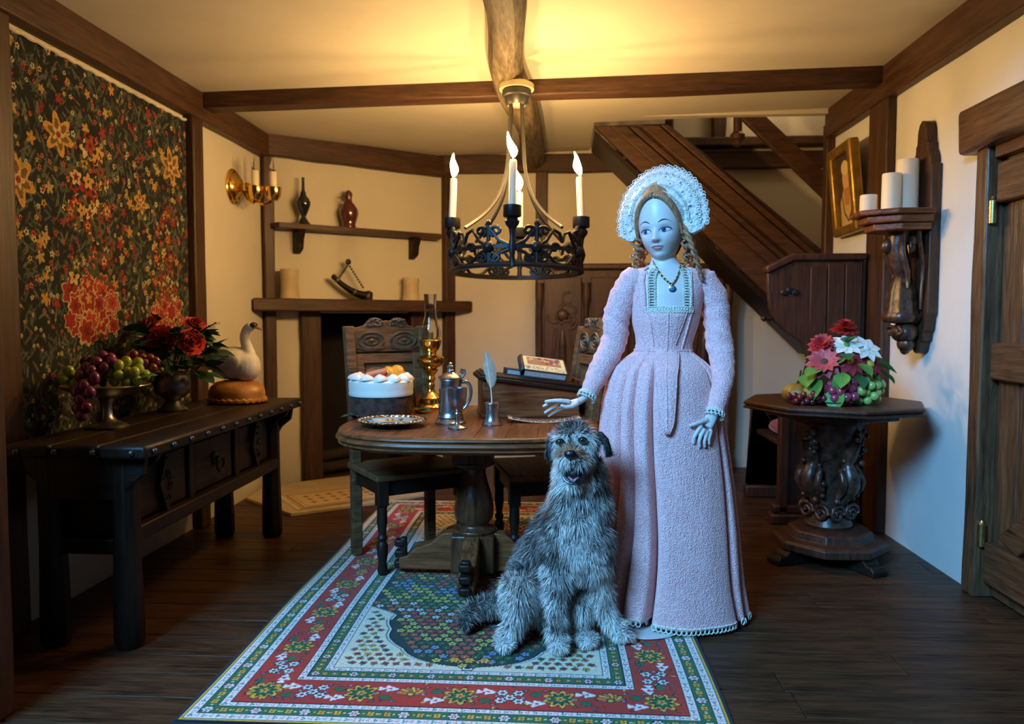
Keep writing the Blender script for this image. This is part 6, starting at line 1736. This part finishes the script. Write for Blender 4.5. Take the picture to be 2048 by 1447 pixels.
# coat colours: dark brindle back and flanks, pale chest, legs, paws and brows, tan muzzle
HEADC = gp_(1152, 900, 2.60)
def coat(p):
    u = 1120 + (p.x + GX) / (p.y + GY) * 1540; v = 635 + (1.16 - p.z - GZ) * 1540 / (p.y + GY)
    n = mnoise.noise(p * 14) * .5 + mnoise.noise(p * 37) * .35
    w = .40
    if v < 985:                                       # head
        w = .62
        if abs(u - 1142) < 24 and 892 < v < 915 and p.y < -.08: return (.34, .22, .14), .8        # tan muzzle bridge
        if abs(u - 1142) < 6 and v < 885: w = .12                                                # dark stripe between the eyes
        if v < 862: w = .40
        if u > 1188 or u < 1100: w = .18
        if v > 915 and abs(u - 1146) < 42: w = .88
        if 868 < v < 900 and (abs(u - 1118) < 20 or abs(u - 1168) < 24): w = .92
    elif v < 1130:
        w = .46 + .20 * G(u - 1165, 40) + .22 * G(v - 1115, 28) * G(u - 1185, 45)
        if u < 1120: w = .28
        if v < 1020: w = .52
    else:
        w = .34
        if u > 1185: w = .86 if v < 1240 else .98
        if 1060 < u < 1105 and v > 1130: w = .70
        if u < 1062: w = .66 if v > 1150 else .42
        if 1105 < u < 1135 and v < 1275: w = .44
        if 1135 < u < 1190: w = .72
        if v > 1272 and u > 985: w = .97
        if u < 990: w = .30
    return None, max(0.0, min(1.0, w + .07 + n * .6))
def mixc(w, r):
    dark, mid, pale = (.018, .016, .017), (.22, .20, .185), (.78, .76, .72)
    w = max(0, min(1, w + r))
    if w < .5: a, b, t = dark, mid, w / .5
    else: a, b, t = mid, pale, (w - .5) / .5
    return tuple(x + (y - x) * t for x, y in zip(a, b))
cols_ = []
for v in dme.vertices:
    c_, w = coat(v.co); c_ = c_ or mixc(w, -.08)
    cols_ += [c_[0] * .7, c_[1] * .7, c_[2] * .7, 1]
dcol.data.foreach_set('color', cols_)
vcol('dog_skin', .8, 120, .4); vcol('dog_fur', .62, spec=.25)
dbody = put('body', dme, 'dog_skin', dog)
# hair by hair coat over the body
def grow(me, count, seed, length_fn, color_fn, M=None, w0=.0013):
    rs = np.random.RandomState(seed)
    me.calc_loop_triangles()
    nt_ = len(me.loop_triangles); tri_ = np.empty(nt_ * 3, np.int32); me.loop_triangles.foreach_get('vertices', tri_); tri_ = tri_.reshape(-1, 3)
    co = np.empty(len(me.vertices) * 3, np.float32); me.vertices.foreach_get('co', co); co = co.reshape(-1, 3)
    no = np.empty(len(me.vertices) * 3, np.float32); me.vertices.foreach_get('normal', no); no = no.reshape(-1, 3)
    A, B, C_ = co[tri_[:, 0]], co[tri_[:, 1]], co[tri_[:, 2]]
    ar = np.linalg.norm(np.cross(B - A, C_ - A), axis=1); pick = rs.choice(nt_, count, p=ar / ar.sum())
    r1 = np.sqrt(rs.rand(count, 1)); r2 = rs.rand(count, 1)
    P = A[pick] * (1 - r1) + B[pick] * r1 * (1 - r2) + C_[pick] * r1 * r2
    N = no[tri_[pick, 0]] + no[tri_[pick, 1]] + no[tri_[pick, 2]]; N /= np.linalg.norm(N, axis=1, keepdims=True) + 1e-9
    vs = []; fs = []; cs = []
    for i in range(count):
        p = Vector(P[i]); n = Vector(N[i]); L = length_fn(p, n)
        if L <= 0: continue
        L *= .6 + .8 * rs.rand()
        g = Vector((0, .15, -1)); g = g - n * g.dot(n)
        cl = Vector((mnoise.noise(p * 22), mnoise.noise(p * 22 + Vector((7, 3, 1))), mnoise.noise(p * 22 + Vector((2, 9, 5)))))
        d = (n * .55 + g * .65 + cl * .55 + Vector(rs.normal(0, .16, 3))).normalized()
        if d.dot(n) < .12: d = (d + n * .3).normalized()
        side = d.cross(n); side = side.normalized() if side.length > 1e-4 else n.orthogonal()
        w = w0 * (.7 + .6 * rs.rand()); q = p + d * L * .55; e = p + d * L + (g * .35 + cl * .15) * L
        b_ = len(vs); vs += [p - side * w - n * .001, p + side * w - n * .001, q - side * w * .75, q + side * w * .75, e]
        fs += [(b_, b_ + 1, b_ + 3, b_ + 2), (b_ + 2, b_ + 3, b_ + 4)]
        c_ = color_fn(p, rs); cs += [c_] * 5
    m = MB(); m.v = [tuple(v) for v in vs]; m.f = fs; m.c = cs
    return m
NOSE = gp_(1142, 909, 2.478); EYES = [gp_(1121, 884, 2.560), gp_(1166, 880, 2.563)]
MOUTH = gp_(1149, 943, 2.535)
def flen(p, n):
    L = .026
    dh = (p - HEADC).length
    if dh < .16: L = .020
    if (p - NOSE).length < .035: L = 0.006
    for e in EYES:
        if (p - e).length < .018: L = 0.0
        elif (p - e).length < .032: L = .009
    if abs(p.x - MOUTH.x) < .035 and abs(p.z - MOUTH.z) < .022 and p.y < MOUTH.y + .045: L = .004
    if p.z < .06: L = .014
    return L
def fcol(p, rs):
    c_, w = coat(p); 
    if c_: t = .7 + .6 * rs.rand(); return tuple(min(1, x * t) for x in c_)
    c2 = mixc(w, rs.normal(0, .24)); 
    return (c2[0] * 1.05, c2[1] * 1.0, c2[2] * .96)
fur = grow(dme, 62000, 5, flen, fcol)
o = fur.build('fur', 'dog_fur', dog, 180); o['kind'] = 'stuff'
# face parts
plain('dog_nose', (.008, .008, .010), .28, bmp=.3, mscale=120, coat=.3); plain('tongue', (.42, .20, .24), .35, coat=.3); plain('mouth_dark', (.010, .006, .007), .5); plain('dog_iris', (.10, .055, .025), .12, coat=.8)
nm_ = MB(); nm_.sph(NOSE, (.021, .014, .0165), 16, 10); nm_.sph(NOSE + Vector((0, .006, -.014)), (.008, .008, .012), 10, 7)
nm_.build('nose', 'dog_nose', dog)
MB().sph(gp_(1150, 946, 2.550), (.036, .038, .030), 18, 12).build('mouth_interior', 'mouth_dark', dog)
tg = MB(); rows = []
for k in range(9):
    t = k / 8; w = .024 * math.sin(PI * min(1, .35 + t * .62)) ** .6
    c_ = gp_(1150, 951, 2.57).lerp(gp_(1148, 960, 2.500), t); rows.append([c_ + Vector((w * u, 0, .007 * abs(u) ** 2 - .006 * t * t - .002 * (1 - abs(u)))) for u in (-1, -.6, -.2, 0, .2, .6, 1)])
tg.loft(rows, closed=False); tg.build('tongue', 'tongue', dog, 180, 0, None, None, 0, .006)
lip = [gp_(1147, 955, 2.532) + Vector((.033 * math.cos(a), -.016 - .016 * abs(math.sin(a)) ** 1.5, -.024 * math.sin(a) + .008)) for a in [PI * k / 14 for k in range(15)]]
MB().tube(lip, .0045, 7).build('lower_lip', 'dog_nose', dog)
for k, e in enumerate(EYES):
    ey = MB().sph(e, .0125, 16, 11).build('eye', 'dog_iris', dog)
    MB().sph(e + Vector((-.001, -.0085, .001)), (.0062, .0050, .0062), 12, 8).build('pupil', 'pupil', ey)
    MB().sph(e + Vector((-.004, -.0125, .005)), .0016, 8, 6).build('glint', 'spark', ey)
    MB().tube([e + Vector((.0135 * math.cos(a), -.006 - .004 * math.sin(a) ** 2, .0105 * math.sin(a))) for a in [2 * PI * j / 20 for j in range(20)]], .0022, 6, closed=True).build('eyelid', 'dog_nose', ey)
# ears: folded flaps with dark fur
for k, (pts, hw) in enumerate((([gp_(1186, 866, 2.64), gp_(1200, 868, 2.625), gp_(1212, 882, 2.612), gp_(1219, 900, 2.61), gp_(1221, 912, 2.612)], (.018, .030, .032, .024, .010)), ([gp_(1112, 872, 2.64), gp_(1103, 876, 2.635), gp_(1098, 890, 2.63), gp_(1097, 906, 2.63), gp_(1100, 916, 2.635)], (.016, .024, .024, .018, .008)))):
    ear = MB(); rings = []
    for i, p in enumerate(pts): rings.append([p + Vector((.30 * hw[i] * math.cos(a) * (1 if i else .6), hw[i] * math.sin(a), .0)) + Vector((0, 0, .25 * hw[i] * math.cos(a))) for a in [2 * PI * j / 14 for j in range(14)]])
    ear.loft(rings); em = ear.mesh('ear', 180)
    at = em.color_attributes.new('Col', 'FLOAT_COLOR', 'POINT'); at.data.foreach_set('color', [.02, .018, .018, 1] * len(em.vertices))
    eo = put('ear', em, 'dog_skin', dog)
    ef = grow(em, 2600, 20 + k, lambda p, n: .019, lambda p, rs: mixc(.10 if k == 0 else .28, rs.normal(0, .14)))
    o = ef.build('ear_fur', 'dog_fur', eo, 180); o['kind'] = 'stuff'
